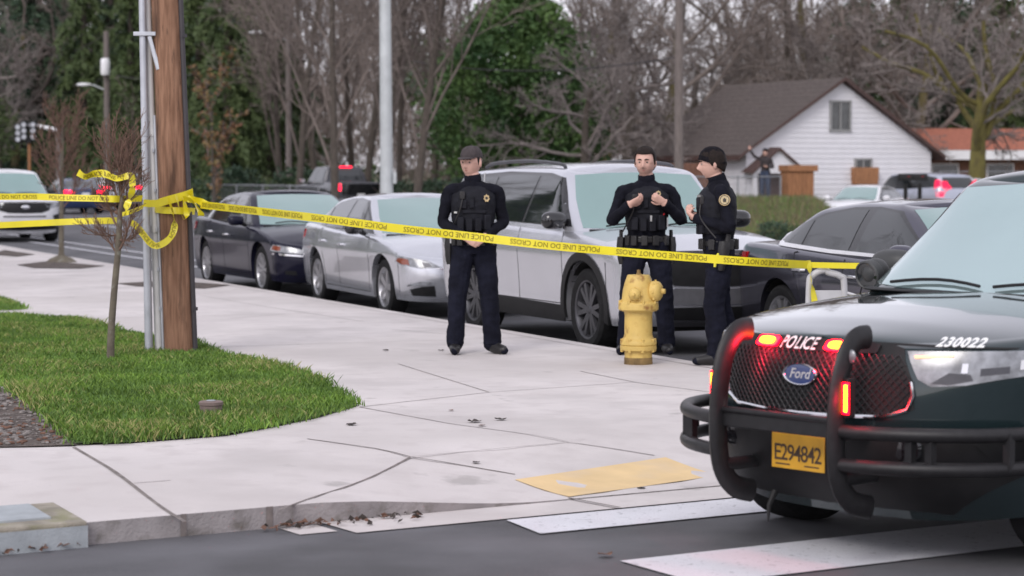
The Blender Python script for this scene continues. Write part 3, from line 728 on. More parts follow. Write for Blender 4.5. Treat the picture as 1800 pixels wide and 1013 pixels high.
car, PH, _ = suv(P_SILVER2, clad=.075, rails=1, mirrormat=M['gloss'], rim='rimdark',
    front=[('grille', symp([(0, .90), (.40, .90), (.62, .90), (.60, .84), (.47, .64), (0, .62)]), 'black', .006),
           ('grille_bar', symp([(0, .945), (.55, .94), (.56, .91), (0, .912)]), 'gloss', .014),
           ('bumper_panel', symp([(0, .60), (.46, .62), (.50, .60), (.48, .47), (0, .46)]), 'white' if False else 'rim', .012),
           ('lower_grille', symp([(0, .44), (.66, .44), (.60, .33), (0, .32)]), 'black', .008), ('skid_plate', symp([(0, .31), (.5, .315), (.46, .27), (0, .265)]), 'rimdark', .01)],
    frontpair=[('daytime_lamp', [(.62, .905), (.90, .93), (.93, .895), (.64, .875)], 'lens', .008), ('side_vent', [(.74, .42), (.86, .44), (.86, .56), (.80, .56)], 'black', .006)],
    headlight=([(.66, .74), (.90, .76), (.90, .66), (.70, .65)], [('bulb', [(.72, .67), (.84, .67), (.84, .73), (.72, .73)], 'chrome')], 'f'))
car.scale = (1, 1, 1.03); park(car, 1044, 617, .84, 1.55, 'silver SUV with black wheel arch cladding parked behind the two facing officers', GRP)
car, _, _ = sedan(P_CHAR, style='multi', R=.34, name='parked_car', handlemat=M['chrome'])
b = MB()
FSx = Hull(.06, -.92, crv([(.84, 1.36), (.94, 1.22), (1.0, 1.12), (1.1, .90), (1.2, .68), (1.3, .45), (1.37, .27), (1.42, .13)]), crv([(.90, -2.06), (1.0, -1.92), (1.08, -1.75), (1.2, -1.50), (1.3, -1.27), (1.38, -1.06), (1.42, -.98)]), crv([(.85, .875), (.95, .855), (1.05, .81), (1.2, .735), (1.32, .66), (1.40, .595), (1.44, .57)]), None, 5, 4.5)
for sg in (1, -1):
    patch(b, [(.95, .955), (.95, .978), (-.6, 1.008), (-1.42, 1.045), (-1.55, 1.13), (-1.62, 1.115), (-1.49, 1.015), (-.6, .978)], FSx.FS(sg), .1, .012, .02, (0, sg, .2))
b.build('window_chrome', M['brightwork'], car)
car.scale = (1.03, 1.03, 1.025); park(car, 1392, 636, .80, -1.37, 'charcoal sedan with a chrome window line parked behind the black police SUV', GRP)
# ---------------------------------------------------------------- the black police SUV in front
def on_surface(mb, geo, fn, u0, v0, off, out, m=0, flip=1, rot=0):
    """glyphs laid on a surface"""
    vs, fs = geo; e = .003; o = []
    for x, y in vs:
        u, v = u0 + flip * (x * cos(rot) - y * sin(rot)), v0 + x * sin(rot) + y * cos(rot); p = Vector(fn(u, v))
        n = (Vector(fn(u + e, v)) - Vector(fn(u - e, v))).cross(Vector(fn(u, v + e)) - Vector(fn(u, v - e))).normalized()
        if n.dot(Vector(out)) < 0: n = -n
        o.append(p + n * off)
    mb.add(o, fs, m)
M['taildim'] = pbr('tail_lamp', (.6, .02, .06), .3, emit=(1, .01, .08), es=.6)
M['greyplastic'] = pbr('dark_grey_plastic', (.045, .047, .048), .5, var=.15, vs=9, bump=.1, bs=200)
M['bar'] = pbr('push_bumper_coat', (.017, .0165, .018), .42, spec=.35, var=.2, vs=25, bump=.12, bs=350)
M['grillemesh'] = pbr('grille_plastic', (.022, .022, .024), .4, var=.2)
M['plate'] = pbr('plate_yellow', (.62, .33, .025), .45, var=.08, vs=12)
M['ink'] = pbr('plate_ink', (.06, .035, .02), .6)
M['blueoval'] = pbr('blue_enamel', (.03, .05, .16), .2, coat=1)
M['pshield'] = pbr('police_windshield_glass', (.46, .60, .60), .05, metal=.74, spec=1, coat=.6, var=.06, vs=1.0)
PK = dict(xF=1.70, NF=34, sill=[(-2.4, .34), (-1.9, .30), (-1.4, .27), (1.6, .26), (1.95, .24), (2.4, .20)], nf=2.2, R=.385, Ra=.44, fa=1.58, ra=-1.44, style='steel', rim='rimdark', clad=None, mirrormat=M['greyplastic'], mirrorsc=1.05, mirror=(.57, 1.07, 1.225),
    fx=[(.22, 2.28), (.30, 2.38), (.42, 2.47), (.60, 2.50), (.80, 2.49), (.93, 2.45), (1.0, 2.36), (1.06, 2.2), (1.12, 2.0)],
    T=[(-2, .965), (-1.2, .997), (0, 1), (1.2, .998), (1.96, .975)],
    belt=[(-2.46, 1.16), (-1.6, 1.17), (-.6, 1.15), (.2, 1.13), (.9, 1.10), (1.2, 1.08), (1.6, 1.045), (2.0, 1.01), (2.3, .98), (2.45, .965)],
    crown=[(-2.4, .02), (0, .03), (.9, .05), (1.6, .06), (2.1, .055), (2.3, .04), (2.5, .015)],
    gF=.32, gfx=[(1.0, 1.36), (1.08, 1.25), (1.16, 1.12), (1.3, .91), (1.45, .71), (1.58, .56), (1.66, .47), (1.72, .40)],
    roof=[(-2.2, 1.64), (-1.6, 1.685), (-.8, 1.71), (0, 1.71), (.32, 1.69), (.47, 1.665)],
    shield=[(-.84, 1.15), (-.4, 1.135), (0, 1.13), (.4, 1.135), (.84, 1.15), (.755, 1.40), (.665, 1.63), (.3, 1.65), (0, 1.655), (-.3, 1.65), (-.665, 1.63), (-.755, 1.40)],
    trim=[(.92, 1.16), (.73, 1.32), (.46, 1.60), (.2, 1.645), (-.8, 1.66), (-1.6, 1.63), (-2.08, 1.57), (-2.22, 1.24), (-.6, 1.17)],
    windows=[[(.82, 1.18), (.66, 1.31), (.40, 1.57), (.18, 1.61), (.0, 1.615), (-.06, 1.175)],
             [(-.12, 1.178), (-.05, 1.615), (-.5, 1.625), (-.82, 1.62), (-.98, 1.60), (-1.0, 1.195)],
             [(-1.08, 1.20), (-1.06, 1.60), (-1.6, 1.595), (-2.02, 1.54), (-2.14, 1.26)]],
    seams=[[(.98, 1.12), (1.0, .9), (.98, .42)], [(-.08, 1.12), (-.08, .42)], [(-1.1, 1.15), (-1.06, .95), (-.94, .75), (-.90, .42)], [(.98, .42), (-.90, .42)], [(2.0, .98), (2.06, .80), (2.02, .42)]],
    fseams=[[(-.92, .962), (-.5, .972), (0, .976), (.5, .972), (.92, .962)]],
    headlight=([(.485, .945), (.70, .95), (.88, .955), (.945, .94), (.945, .885), (.88, .85), (.72, .81), (.60, .80), (.55, .83)],
               [('indicator', [(.52, .927), (.665, .937), (.665, .927), (.525, .917)], 'amberglow'), ('bulb', [(.70, .86), (.72, .86), (.72, .90), (.70, .90)], 'chrome'), ('bulb', [(.865, .875), (.88, .88), (.88, .92), (.865, .915)], 'chrome'), ('shade', [(.60, .815), (.66, .81), (.74, .83), (.73, .855), (.66, .86)], 'rimdark'), ('shade', [(.76, .85), (.84, .862), (.84, .89), (.76, .88)], 'rimdark')], 'f'),
    front=[('grille', symp([(0, .975), (.40, .97), (.465, .955), (.53, .82), (.54, .70), (.42, .655), (0, .65)]), 'black', .004),
           ('lower_bumper', symp([(0, .61), (.60, .62), (.80, .57), (.86, .42), (.60, .24), (0, .215)]), 'black', .006)],
    frontpair=[('bumper_vent', [(.74, .56), (.90, .62), (.925, .60), (.92, .50), (.80, .47)], 'black', .01), ('side_lamp', [(.93, .915), (.944, .912), (.944, .895), (.93, .895)], 'amberglow', .012)])
pc, H, gh = suv(P_BLACK, name='police_car', shieldmat=M['pshield'], **PK)
PHI = rad(49); hd = Vector((-sin(PHI), -cos(PHI)))
front_pt = D(1407, 797, 10.0); pcx, pcy = front_pt.x - hd.x * 2.5, front_pt.y - hd.y * 2.5
place(pc, pcx, pcy, atan2(hd.y, hd.x), 'black police SUV with a push bumper and red flashing grille lights on the crosswalk', 'police car')
FF = H.FF(); fo = (1, 0, .1)
# chrome lower grille surround, honeycomb ribs
b = MB()
for sg in (1, -1):
    b.tube([Vector(FF(sg * y, z)) + Vector((.012, 0, 0)) for y, z in ((0, .655), (.20, .657), (.42, .665), (.52, .70), (.54, .76), (.53, .82))], .010, 8)
b.build('grille_surround', M['chrome'], pc)
b = MB()
for sl_ in (1, -1):
    for k in range(-36, 37):
        pl = []
        for j in range(13):
            z = .665 + (.93 - .665) * j / 12; y = k * .034 + sl_ * (z - .8) * .9
            lim = .42 + min(1, (z - .655) / .06) * .12 if z < .80 else .54 - (z - .80) * .45
            if abs(y) < lim: pl.append(Vector(FF(y, z)) + Vector((.009, 0, 0)))
        if len(pl) > 2: b.tube(pl, .0030, 5)
b.build('grille_mesh', M['grillemesh'], pc)
# strobe bar at the top of the grille
b = MB(); patch(b, rectp(-.36, .36, .925, .968, .1), FF, .08, .012, .02, fo); bar = b.build('light_bar', M['black'], pc)
for y in (-.26, .165):
    b = MB(); patch(b, rectp(y - .072, y + .072, .926, .966, .15), FF, .05, .018, .01, fo); st = b.build('strobe_lamp', M['redhalo'], pc)
    b = MB(); patch(b, rectp(y - .05, y + .05, .934, .958, .2), FF, .05, .022, .004, fo); b.build('lit_diodes', M['redstrobe'], st)
    ld = bpy.data.lights.new('strobe_light', 'POINT'); ld.energy = 2.2; ld.color = (1, .01, .05); ld.shadow_soft_size = .03
    lo = bpy.data.objects.new('strobe_light', ld); COL.objects.link(lo); lo.parent = st; lo.location = Vector(FF(y, .945)) + Vector((.075, 0, 0))
b = MB(); on_surface(b, text_geo('POLICE', .062, bold=.0012, space=1.06), FF, -.055, .925, .019, fo); b.build('lettering', M['sign_white'], pc)
b = MB(); on_surface(b, text_geo('230022', .052, bold=.0018, space=1.1), FF, .665, .968, .004, fo); b.build('fleet_number', M['sign_white'], pc)
# oval badge
b = MB(); oc = Vector(FF(0, .825)) + Vector((.016, 0, 0)); Mo = Matrix.Translation(oc) @ Matrix.Rotation(pi / 2, 4, 'Y') @ Matrix.Diagonal((.5, 1, 1, 1))
b.lathe([(.098, -.008), (.098, .006), (.094, .012), (.088, .010), (.086, .006)], 36, 0, M=Mo); b.lathe([(.001, .008), (.06, .0075), (.087, .006)], 36, 1, M=Mo)
vs, fs = text_geo('Ford', .062, shear=.35, bold=.0006); b.add([oc + Vector((.0095, x, y - .018)) for x, y in vs], fs, 0)
b.build('badge', [M['chrome'], M['blueoval']], pc)
# number plate
b = MB(); px0 = 2.515; b.box((px0, 0, .478), (.006, .31, .156)); pl = b.build('number_plate', M['plate'], pc, bevel=.003)
b = MB(); vs, fs = text_geo('E294842', .098, bold=.0009, space=.86); wv = max(v[0] for v in vs) - min(v[0] for v in vs)
b.add([(px0 + .0045, x * .275 / wv, .478 + y * 1.05 - .040) for x, y in vs], fs)
for y0, y1 in ((-.13, -.045), (.04, .125)): b.box((px0 + .004, (y0 + y1) / 2, .420), (.001, y1 - y0, .006))
b.build('plate_characters', M['ink'], pl)
# fog lamp and tow eye
for sg in (1, -1):
    b = MB(); b.lathe([(.001, .02), (.05, .015), (.062, 0), (.075, 0), (.078, -.02)], 20, M=Matrix.Translation(Vector(FF(sg * .50, .53)) + Vector((.0, 0, 0))) @ Matrix.Rotation(pi / 2, 4, 'Y')); b.build('fog_lamp', M['gloss'], pc)
b = MB(); b.tube([(2.40, -.24, .27), (2.44, -.24, .21), (2.445, -.24, .135)], [.016, .011, .004], 8); b.build('tow_hook', M['black'], pc)
# push bumper
pb = []
b = MB()
for sg in (1, -1):
    prof = [(2.46, 1.005), (2.53, 1.0), (2.585, .955), (2.63, .87), (2.655, .75), (2.665, .60), (2.655, .45), (2.62, .36), (2.55, .295), (2.44, .265)]
    b.tube(smooth_path([(x, sg * .345, z) for x, z in prof], 4), (.052, .028), 12, up=(1, 0, 0))
    b.tube([(2.63, sg * .345, .60), (2.40, sg * .345, .58)], .03, 8); b.tube([(2.62, sg * .345, .40), (2.36, sg * .345, .40)], .03, 8)
push = b.build('push_bumper', M['bar'], pc, ang=50)
b = MB(); b.box((2.645, 0, .615), (.03, .66, .075)); b.tube([(2.66, -.34, .655), (2.66, .34, .655)], .016, 8); b.build('crossbar', M['bar'], push, bevel=.006)
for sg in (1, -1):
    b = MB()
    for z in (.612, .468):
        b.tube(smooth_path([(2.655, sg * .35, z), (2.60, sg * .53, z), (2.50, sg * .70, z), (2.34, sg * .85, z), (2.18, sg * .925, z), (2.08, sg * .945, z)], 4), .031, 12)
    b.tube(smooth_path([(2.09, sg * .945, .612), (2.05, sg * .945, .58), (2.04, sg * .945, .54), (2.05, sg * .945, .50), (2.09, sg * .945, .468)], 4), .030, 10)
    for y, x in ((.64, 2.53), (.71, 2.485), (.92, 2.23)): b.box((x, sg * y, .54), (.035, .035, .16))
    b.build('wing_bar', M['bar'], push)
    b = MB(); b.box((2.625, sg * .385, .755), (.05, .03, .17)); sv = b.build('strobe_lamp', M['black'], push, bevel=.005)
    b = MB(); b.box((2.652, sg * .389, .755), (.006, .034, .135)); b.build('lamp_housing', M['redhalo'], sv)
    b = MB(); b.box((2.656, sg * .391, .755), (.004, .016, .115)); b.build('lit_diodes', M['redstrobe'], sv)
    if sg == 1:
        ld = bpy.data.lights.new('strobe_light', 'POINT'); ld.energy = .7; ld.color = (1, .01, .05); ld.shadow_soft_size = .03
        lo = bpy.data.objects.new('strobe_light', ld); COL.objects.link(lo); lo.parent = sv; lo.location = (2.70, sg * .43, .755)
    b = MB(); b.ball((2.60, sg * .375, .93), (.012, .022, .03), 10, 8); b.build('marker_lamp', M['lens'], push)
# pillar spotlights, wipers
for sg in (1, -1):
    c = Vector((.865, sg * .95, 1.195)); b = MB()
    b.ball(c, (.078, .072, .072), 22, 14); Ms = Matrix.Translation(c + Vector((.035, 0, -.012))) @ Matrix.Rotation(rad(100), 4, 'Y')
    b.lathe([(.072, -.02), (.080, 0), (.078, .035), (.070, .040), (.064, .034)], 26, 0, M=Ms); b.lathe([(.001, .022), (.04, .026), (.066, .032)], 26, 1, M=Ms)
    b.tube([c + Vector((-.02, -sg * .02, -.06)), c + Vector((-.05, -sg * .08, -.10)), c + Vector((-.10, -sg * .12, -.10))], .018, 8)
    b.build('spotlight', [M['greyplastic'], M['glass']], pc)
# ---------------------------------------------------------------- vehicles farther off
wp, WH, _ = suv(P_WHITE, name='police_car', **{**PK, 'headlight': (PK['headlight'][0], [], 'f'),
    'front': [('grille', symp([(0, .955), (.50, .95), (.66, .92), (.60, .76), (.40, .70), (0, .69)]), 'black', .006), ('bumper_slot', symp([(0, .635), (.5, .635), (.52, .60), (0, .60)]), 'black', .006), ('lower_grille', symp([(0, .46), (.8, .46), (.86, .30), (0, .28)]), 'black', .006)],
    'frontpair': [('bumper_vent', [(.70, .64), (.90, .68), (.925, .60), (.90, .52), (.74, .54)], 'black', .01)]})
b = MB(); oc = Vector(WH.FF()(0, .84)) + Vector((.016, 0, 0)); b.lathe([(.001, .01), (.09, .006), (.1, 0)], 20, M=Matrix.Translation(oc) @ Matrix.Rotation(pi / 2, 4, 'Y') @ Matrix.Diagonal((.5, 1, 1, 1))); b.build('badge', M['chrome'], wp)
p = D(42, 380, 54.5); place(wp, p.x - .387 * 2.5, p.y + .922 * 2.5, HEAD + rad(1), 'white police SUV facing the camera in the street at the far left', 'police car')
# pickup truck
P_GREY = paint('grey_truck_paint', (.075, .075, .085), .5, .25)
tk, TH, tgh = suv(P_GREY, name='pickup_truck', R=.41, Ra=.47, clad=None, nr=6, tailmat='redglow', roof=[(-1.0, 1.83), (-.4, 1.87), (.4, 1.87), (.7, 1.84)], gF=.45, gR=-.75,
    belt=[(-2.46, 1.27), (-.9, 1.27), (-.8, 1.24), (.9, 1.22), (1.3, 1.20), (2.1, 1.14), (2.45, 1.08)], gz0=1.3, gz1=1.82, gnr=6,
    gfx=[(1.1, 1.45), (1.2, 1.28), (1.4, 1.02), (1.6, .80), (1.8, .60), (1.88, .52)], grx=[(1.1, -1.0), (1.3, -.98), (1.6, -.93), (1.88, -.85)],
    gw=[(1.1, .94), (1.2, .93), (1.5, .84), (1.8, .72), (1.9, .68)],
    fx=[(.28, 2.30), (.45, 2.48), (.8, 2.52), (1.05, 2.48), (1.2, 2.35)], rx=[(.3, -2.45), (.5, -2.5), (1.2, -2.5), (1.3, -2.48)],
    shield=[(-.8, 1.25), (.8, 1.25), (.65, 1.78), (-.65, 1.78)], backlite=[(-.72, 1.33), (.72, 1.33), (.62, 1.78), (-.62, 1.78)],
    trim=[(1.15, 1.25), (.6, 1.76), (.4, 1.80), (-.6, 1.80), (-.78, 1.74), (-.82, 1.28)], windows=[[(1.02, 1.29), (.55, 1.74), (.38, 1.77), (.1, 1.77), (.08, 1.29)], [(.0, 1.29), (.02, 1.77), (-.55, 1.77), (-.7, 1.70), (-.74, 1.31)]],
    taillight=([(-2.44, 1.20), (-2.3, 1.2), (-2.3, .95), (-2.44, .95)], [(.80, .95), (.93, .95), (.93, 1.22), (.80, 1.22)]), mirror=(.95, 1.1, 1.32),
    rearset=[('tailgate', symp([(0, 1.22), (.76, 1.22), (.76, .80), (0, .80)]), 'gloss', .01), ('rear_bumper', symp([(0, .66), (.9, .66), (.9, .48), (0, .48)]), 'chrome', .03), ('rear_plate', rectp(-.155, .155, .70, .84, .05), 'sign_white', .02)])
b = MB(); b.box((-.93, 0, 1.86), (.06, .5, .05)); b.build('brake_lamp', M['redglow'], tk, bevel=.01)
p = D(629, 330, 87); place(tk, p.x - .387 * 2.5, p.y + .922 * 2.5, HEAD + pi + rad(3), 'dark grey pickup truck with lit red tail lights beyond the parked sedans', 'pickup truck')
# vehicles behind the small tree, and around the white house
def ground_at(p): return max(tz(p.x, p.y), 0 if SAB(p.x, p.y)[1] < 14 else -1)
car, _, _ = suv(P_SILVER, name='parked_suv', tailmat='redglow', clad=None)
p = D(192, 340, 98); place(car, p.x, p.y, HEAD + pi, 'silver SUV with lit red tail lights seen behind the small bare tree', 'car')
car, _, _ = sedan(paint('blue_paint', (.03, .05, .13), .3, .25), name='parked_car', tailmat='redglow')
p = D(128, 340, 92); place(car, p.x, p.y, HEAD + pi, 'blue car with lit tail lights just right of the white police SUV', 'car')
wc, _, _ = sedan(P_WHITE, name='parked_car')
p = D(1520, 340, 76); place(wc, p.x, p.y, rad(-118), 'white sedan parked before the white house wall, left of the twin mailboxes', 'car', z=-.2)
ws, _, _ = suv(paint('pale_blue_paint', (.45, .48, .58), .2, .3), name='parked_suv', clad=None, tailmat='taildim', taillight=([(-2.40, 1.45), (-2.33, 1.45), (-2.38, .90), (-2.44, .90)], [(.80, .90), (.93, .90), (.88, 1.5), (.80, 1.5)]))
p = D(1612, 340, 82); place(ws, p.x, p.y, rad(118), 'pale blue SUV with a tall red tail lamp beside the twin mailboxes', 'car', z=-.1)
w2 = copy_tree(wc); p = D(1712, 340, 84); w2.location = (p.x, p.y, 0); w2.rotation_euler = (0, 0, rad(-35)); tag(w2, 'white sedan parked below the mossy tree at the right', 'car')
# ================================================================ people
M['skin'] = pbr('skin', (.56, .335, .27), .55, var=.14, vs=18, tint2=(.64, .39, .315))
M['stubble'] = pbr('stubbled_skin', (.40, .235, .19), .6, var=.2, vs=40, tint2=(.48, .29, .235))
M['skinred'] = pbr('lip_skin', (.42, .17, .15), .5, var=.1)
M['uniform'] = pbr('dark_uniform_cloth', (.0075, .0078, .013), .9, spec=.15, var=.35, vs=10, bump=.5, bs=45)
M['navy'] = pbr('navy_trouser_cloth', (.0092, .0100, .0185), .9, spec=.15, var=.35, vs=8, bump=.5, bs=40)
M['vest'] = pbr('vest_nylon', (.0095, .010, .015), .75, spec=.25, var=.3, vs=20, bump=.3, bs=120)
M['boot'] = pbr('boot_leather', (.016, .015, .016), .45, var=.3, vs=20, bump=.15, bs=60)
M['hair'] = pbr('dark_hair', (.016, .010, .008), .7, spec=.25, var=.5, vs=60, bump=.8, bs=140)
M['knit'] = pbr('black_knit', (.010, .009, .012), .95, spec=.15, var=.3, vs=40, bump=.6, bs=160)
M['capcloth'] = pbr('cap_cloth', (.050, .040, .042), .85, var=.25, vs=30, bump=.3, bs=120)
M['gold'] = pbr('gold_badge', (.60, .45, .24), .35, metal=.7, var=.2, vs=40)
M['patchgold'] = pbr('patch_thread', (.52, .42, .25), .8, var=.3, vs=90)
M['patchdark'] = pbr('patch_ring', (.05, .045, .04), .8)
M['eyewhite'] = pbr('eye', (.30, .25, .23), .4); M['iris'] = pbr('iris', (.03, .025, .02), .2)
M['yellow'] = pbr('yellow_handle', (.75, .68, .05), .5); M['silverbit'] = pbr('metal_bits', (.6, .6, .6), .3, metal=.9); M['denim'] = pbr('denim', (.035, .05, .09), .9, var=.3, vs=9)
M['brownjacket'] = pbr('dark_jacket', (.035, .028, .03), .85, var=.3, vs=9)
def interp(a, b, t): return Vector(a).lerp(Vector(b), t)
def limb(mb, pts, rs, k=5, n=14, up=None):
    P = smooth_path(pts, k); R = []
    for i in range(len(P)):
        t = i / k; j = min(int(t), len(rs) - 2); f = t - j
        a, b = rs[j], rs[j + 1]; a = a if isinstance(a, tuple) else (a, a); b = b if isinstance(b, tuple) else (b, b)
        R.append((a[0] * (1 - f) + b[0] * f, a[1] * (1 - f) + b[1] * f))
    mb.tube(P, R, n, up=up)
    for e in (0, -1): mb.ball(P[e], (min(R[e]) * .98,) * 3, 12, 8)
def loft(mb, secs, n=28, p=2.3, bulk=1):
    """secs: (cx, cy, z, rx, ry), superellipse rings"""
    vs, fs = [], []
    for cx, cy, z, rx, ry in secs:
        rx *= bulk; ry *= bulk
        for k in range(n):
            a = 2 * pi * k / n; c, s_ = cos(a), sin(a)
            vs.append((cx + rx * math.copysign(abs(c)**(2 / p), c), cy + ry * math.copysign(abs(s_)**(2 / p), s_), z))
    for i in range(len(secs) - 1):
        for k in range(n): fs.append((i * n + k, i * n + (k + 1) % n, (i + 1) * n + (k + 1) % n, (i + 1) * n + k))
    fs += [tuple(range(n))[::-1], tuple((len(secs) - 1) * n + k for k in range(n))]
    mb.add(vs, fs)
def hand(mb, wrist, d, nrm, side, curl=(30, 45, 30), sc=1.0, thumb=25, spread=.012):
    """palm, four bent fingers of different length, thumb from the side; d = finger direction, nrm = way the palm faces"""
    d = Vector(d).normalized(); nrm = Vector(nrm); nrm = (nrm - d * nrm.dot(d)).normalized(); s = d.cross(nrm) * side
    w = Vector(wrist)
    limb(mb, [w - d * .03 * sc, w + d * .02 * sc, w + d * .055 * sc, w + d * .095 * sc], [(.024 * sc, .026 * sc), (.022 * sc, .032 * sc), (.018 * sc, .040 * sc), (.013 * sc, .040 * sc)], 3, 12, up=nrm)
    for o, ln, r in ((.031, .068, .0092), (.0105, .078, .0096), (-.0105, .072, .0092), (-.030, .056, .0082)):
        p = w + d * (.090 - abs(o) * .22) * sc + s * o * sc; a = 0; pts = [p - d * .02 * sc, p]; k = [ln * .46, ln * .30, ln * .24]
        for c, l in zip(curl, k):
            a += rad(c); dr = d * cos(a) + nrm * sin(a) + s * (o * spread * 8); p = p + dr.normalized() * l * sc; pts.append(p)
        mb.tube(pts, [r * sc * f for f in (1.05, 1.05, 1.0, .92, .72)], 8); mb.ball(pts[-1], r * sc * .74, 8, 6)
    p = w + d * .028 * sc + s * .030 * sc; t1 = (d * .55 + s * .75 + nrm * .35).normalized(); t2 = (d * .85 + s * .30 + nrm * sin(rad(thumb))).normalized()
    mb.tube([p - s * .02 * sc, p, p + t1 * .036 * sc, p + t1 * .036 * sc + t2 * .030 * sc, p + t1 * .036 * sc + t2 * .052 * sc], [.015 * sc, .0145 * sc, .0115 * sc, .0105 * sc, .0075 * sc], 8)
    mb.ball(p + t1 * .036 * sc + t2 * .052 * sc, .0078 * sc, 8, 6)
def head(mb, c, yaw, pitch=0, jaw=1.0):
    """a sculpted head facing -Y before the turn; c = middle of the head"""
    R = Matrix.Rotation(yaw, 4, 'Z') @ Matrix.Rotation(pitch, 4, 'X') @ Matrix.Diagonal((1.06, 1.05, 1.08, 1)); nu, nv = 56, 44; vs, fs = [], []
    g = lambda x, m, s: math.exp(-((x - m) / s)**2)
    for j in range(nv + 1):
        t = pi * j / nv; z = cos(t)
        for i in range(nu):
            a = 2 * pi * i / nu; x, y = sin(t) * sin(a), -sin(t) * cos(a)
            q_ = (abs(x)**2.5 + abs(y)**2.5 + abs(z)**2.5)**(-1 / 2.5) if z > 0 else 1.0
            X, Y, Z = x * .077 * q_, y * .098 * q_ + .004, z * .118 * q_
            low = max(0, -z)
            X *= 1 - .24 * low**1.5 * jaw; Y = Y * (1 - .10 * low) - .006 * low
            if Y > 0: X *= 1 + .04 * (1 - low); Y *= 1 - .30 * low
            if y < 0:
                f = -y
                Y -= .027 * g(X, 0, .0125) * g(Z, -.030, .017) + .016 * g(X, 0, .010) * g(Z, -.008, .022)      # nose
                Y -= .007 * g(Z, .026, .010) * g(abs(X), .026, .020) * f                                       # brow
                Y += .013 * g(Z, .006, .012) * g(abs(X), .031, .014) * f                                       # eye sockets
                Y -= .006 * g(Z, -.026, .018) * g(abs(X), .045, .016) * f                                      # cheekbones
                Y -= .009 * g(X, 0, .020) * g(Z, -.100, .014) * f                                              # chin
                Y -= .005 * g(X, 0, .018) * g(Z, -.061, .007) + .0055 * g(X, 0, .016) * g(Z, -.074, .007)       # lips
                Y += .004 * g(X, 0, .020) * g(Z, -.0675, .003) + .005 * g(X, 0, .016) * g(Z, -.086, .006)
            vs.append(R @ Vector((X, Y, Z)) + Vector(c))
    for j in range(nv):
        for i in range(nu): fs.append((j * nu + i, (j + 1) * nu + i, (j + 1) * nu + (i + 1) % nu, j * nu + (i + 1) % nu))
    mb.add(vs, fs)
    for sg in (-1, 1):
        mb.ball(R @ Vector((sg * .081, .014, -.006)) + Vector(c), (.010, .020, .031), 12, 8, M=(R @ Matrix.Rotation(sg * .35, 4, 'Z')).to_3x3())
    return R
def remesh(mb, voxel, it=3, f=.5):
    o = mb.build('shape', [], None, smooth=False, weld=False)
    r = o.modifiers.new('r', 'REMESH'); r.mode = 'VOXEL'; r.voxel_size = voxel
    s = o.modifiers.new('s', 'SMOOTH'); s.iterations = it; s.factor = f
    dg = bpy.context.evaluated_depsgraph_get(); me = bpy.data.meshes.new_from_object(o.evaluated_get(dg))
    bpy.data.objects.remove(o); return me
def cloth(me, amp, seed=0, test=None, sc=(9, 9, 14)):
    ns = [v.normal.copy() for v in me.vertices]
    for v, n in zip(me.vertices, ns):
        if test and not test(v.co): continue
        p = Vector((v.co.x * sc[0], v.co.y * sc[1], v.co.z * sc[2] + seed))
        d = noise.noise(p) * .6 + noise.noise(p * 2.3) * .4 - abs(noise.noise(p * 1.4 + Vector((3, 1, 7)))) * .6
        v.co += n * amp * d
def link(name, me, mats, parent, ang=70):
    for m in (mats if isinstance(mats, list) else [mats]): me.materials.append(m)
    me.polygons.foreach_set('use_smooth', [True] * len(me.polygons))
    o = bpy.data.objects.new(name, me); COL.objects.link(o); o.parent = parent; return o
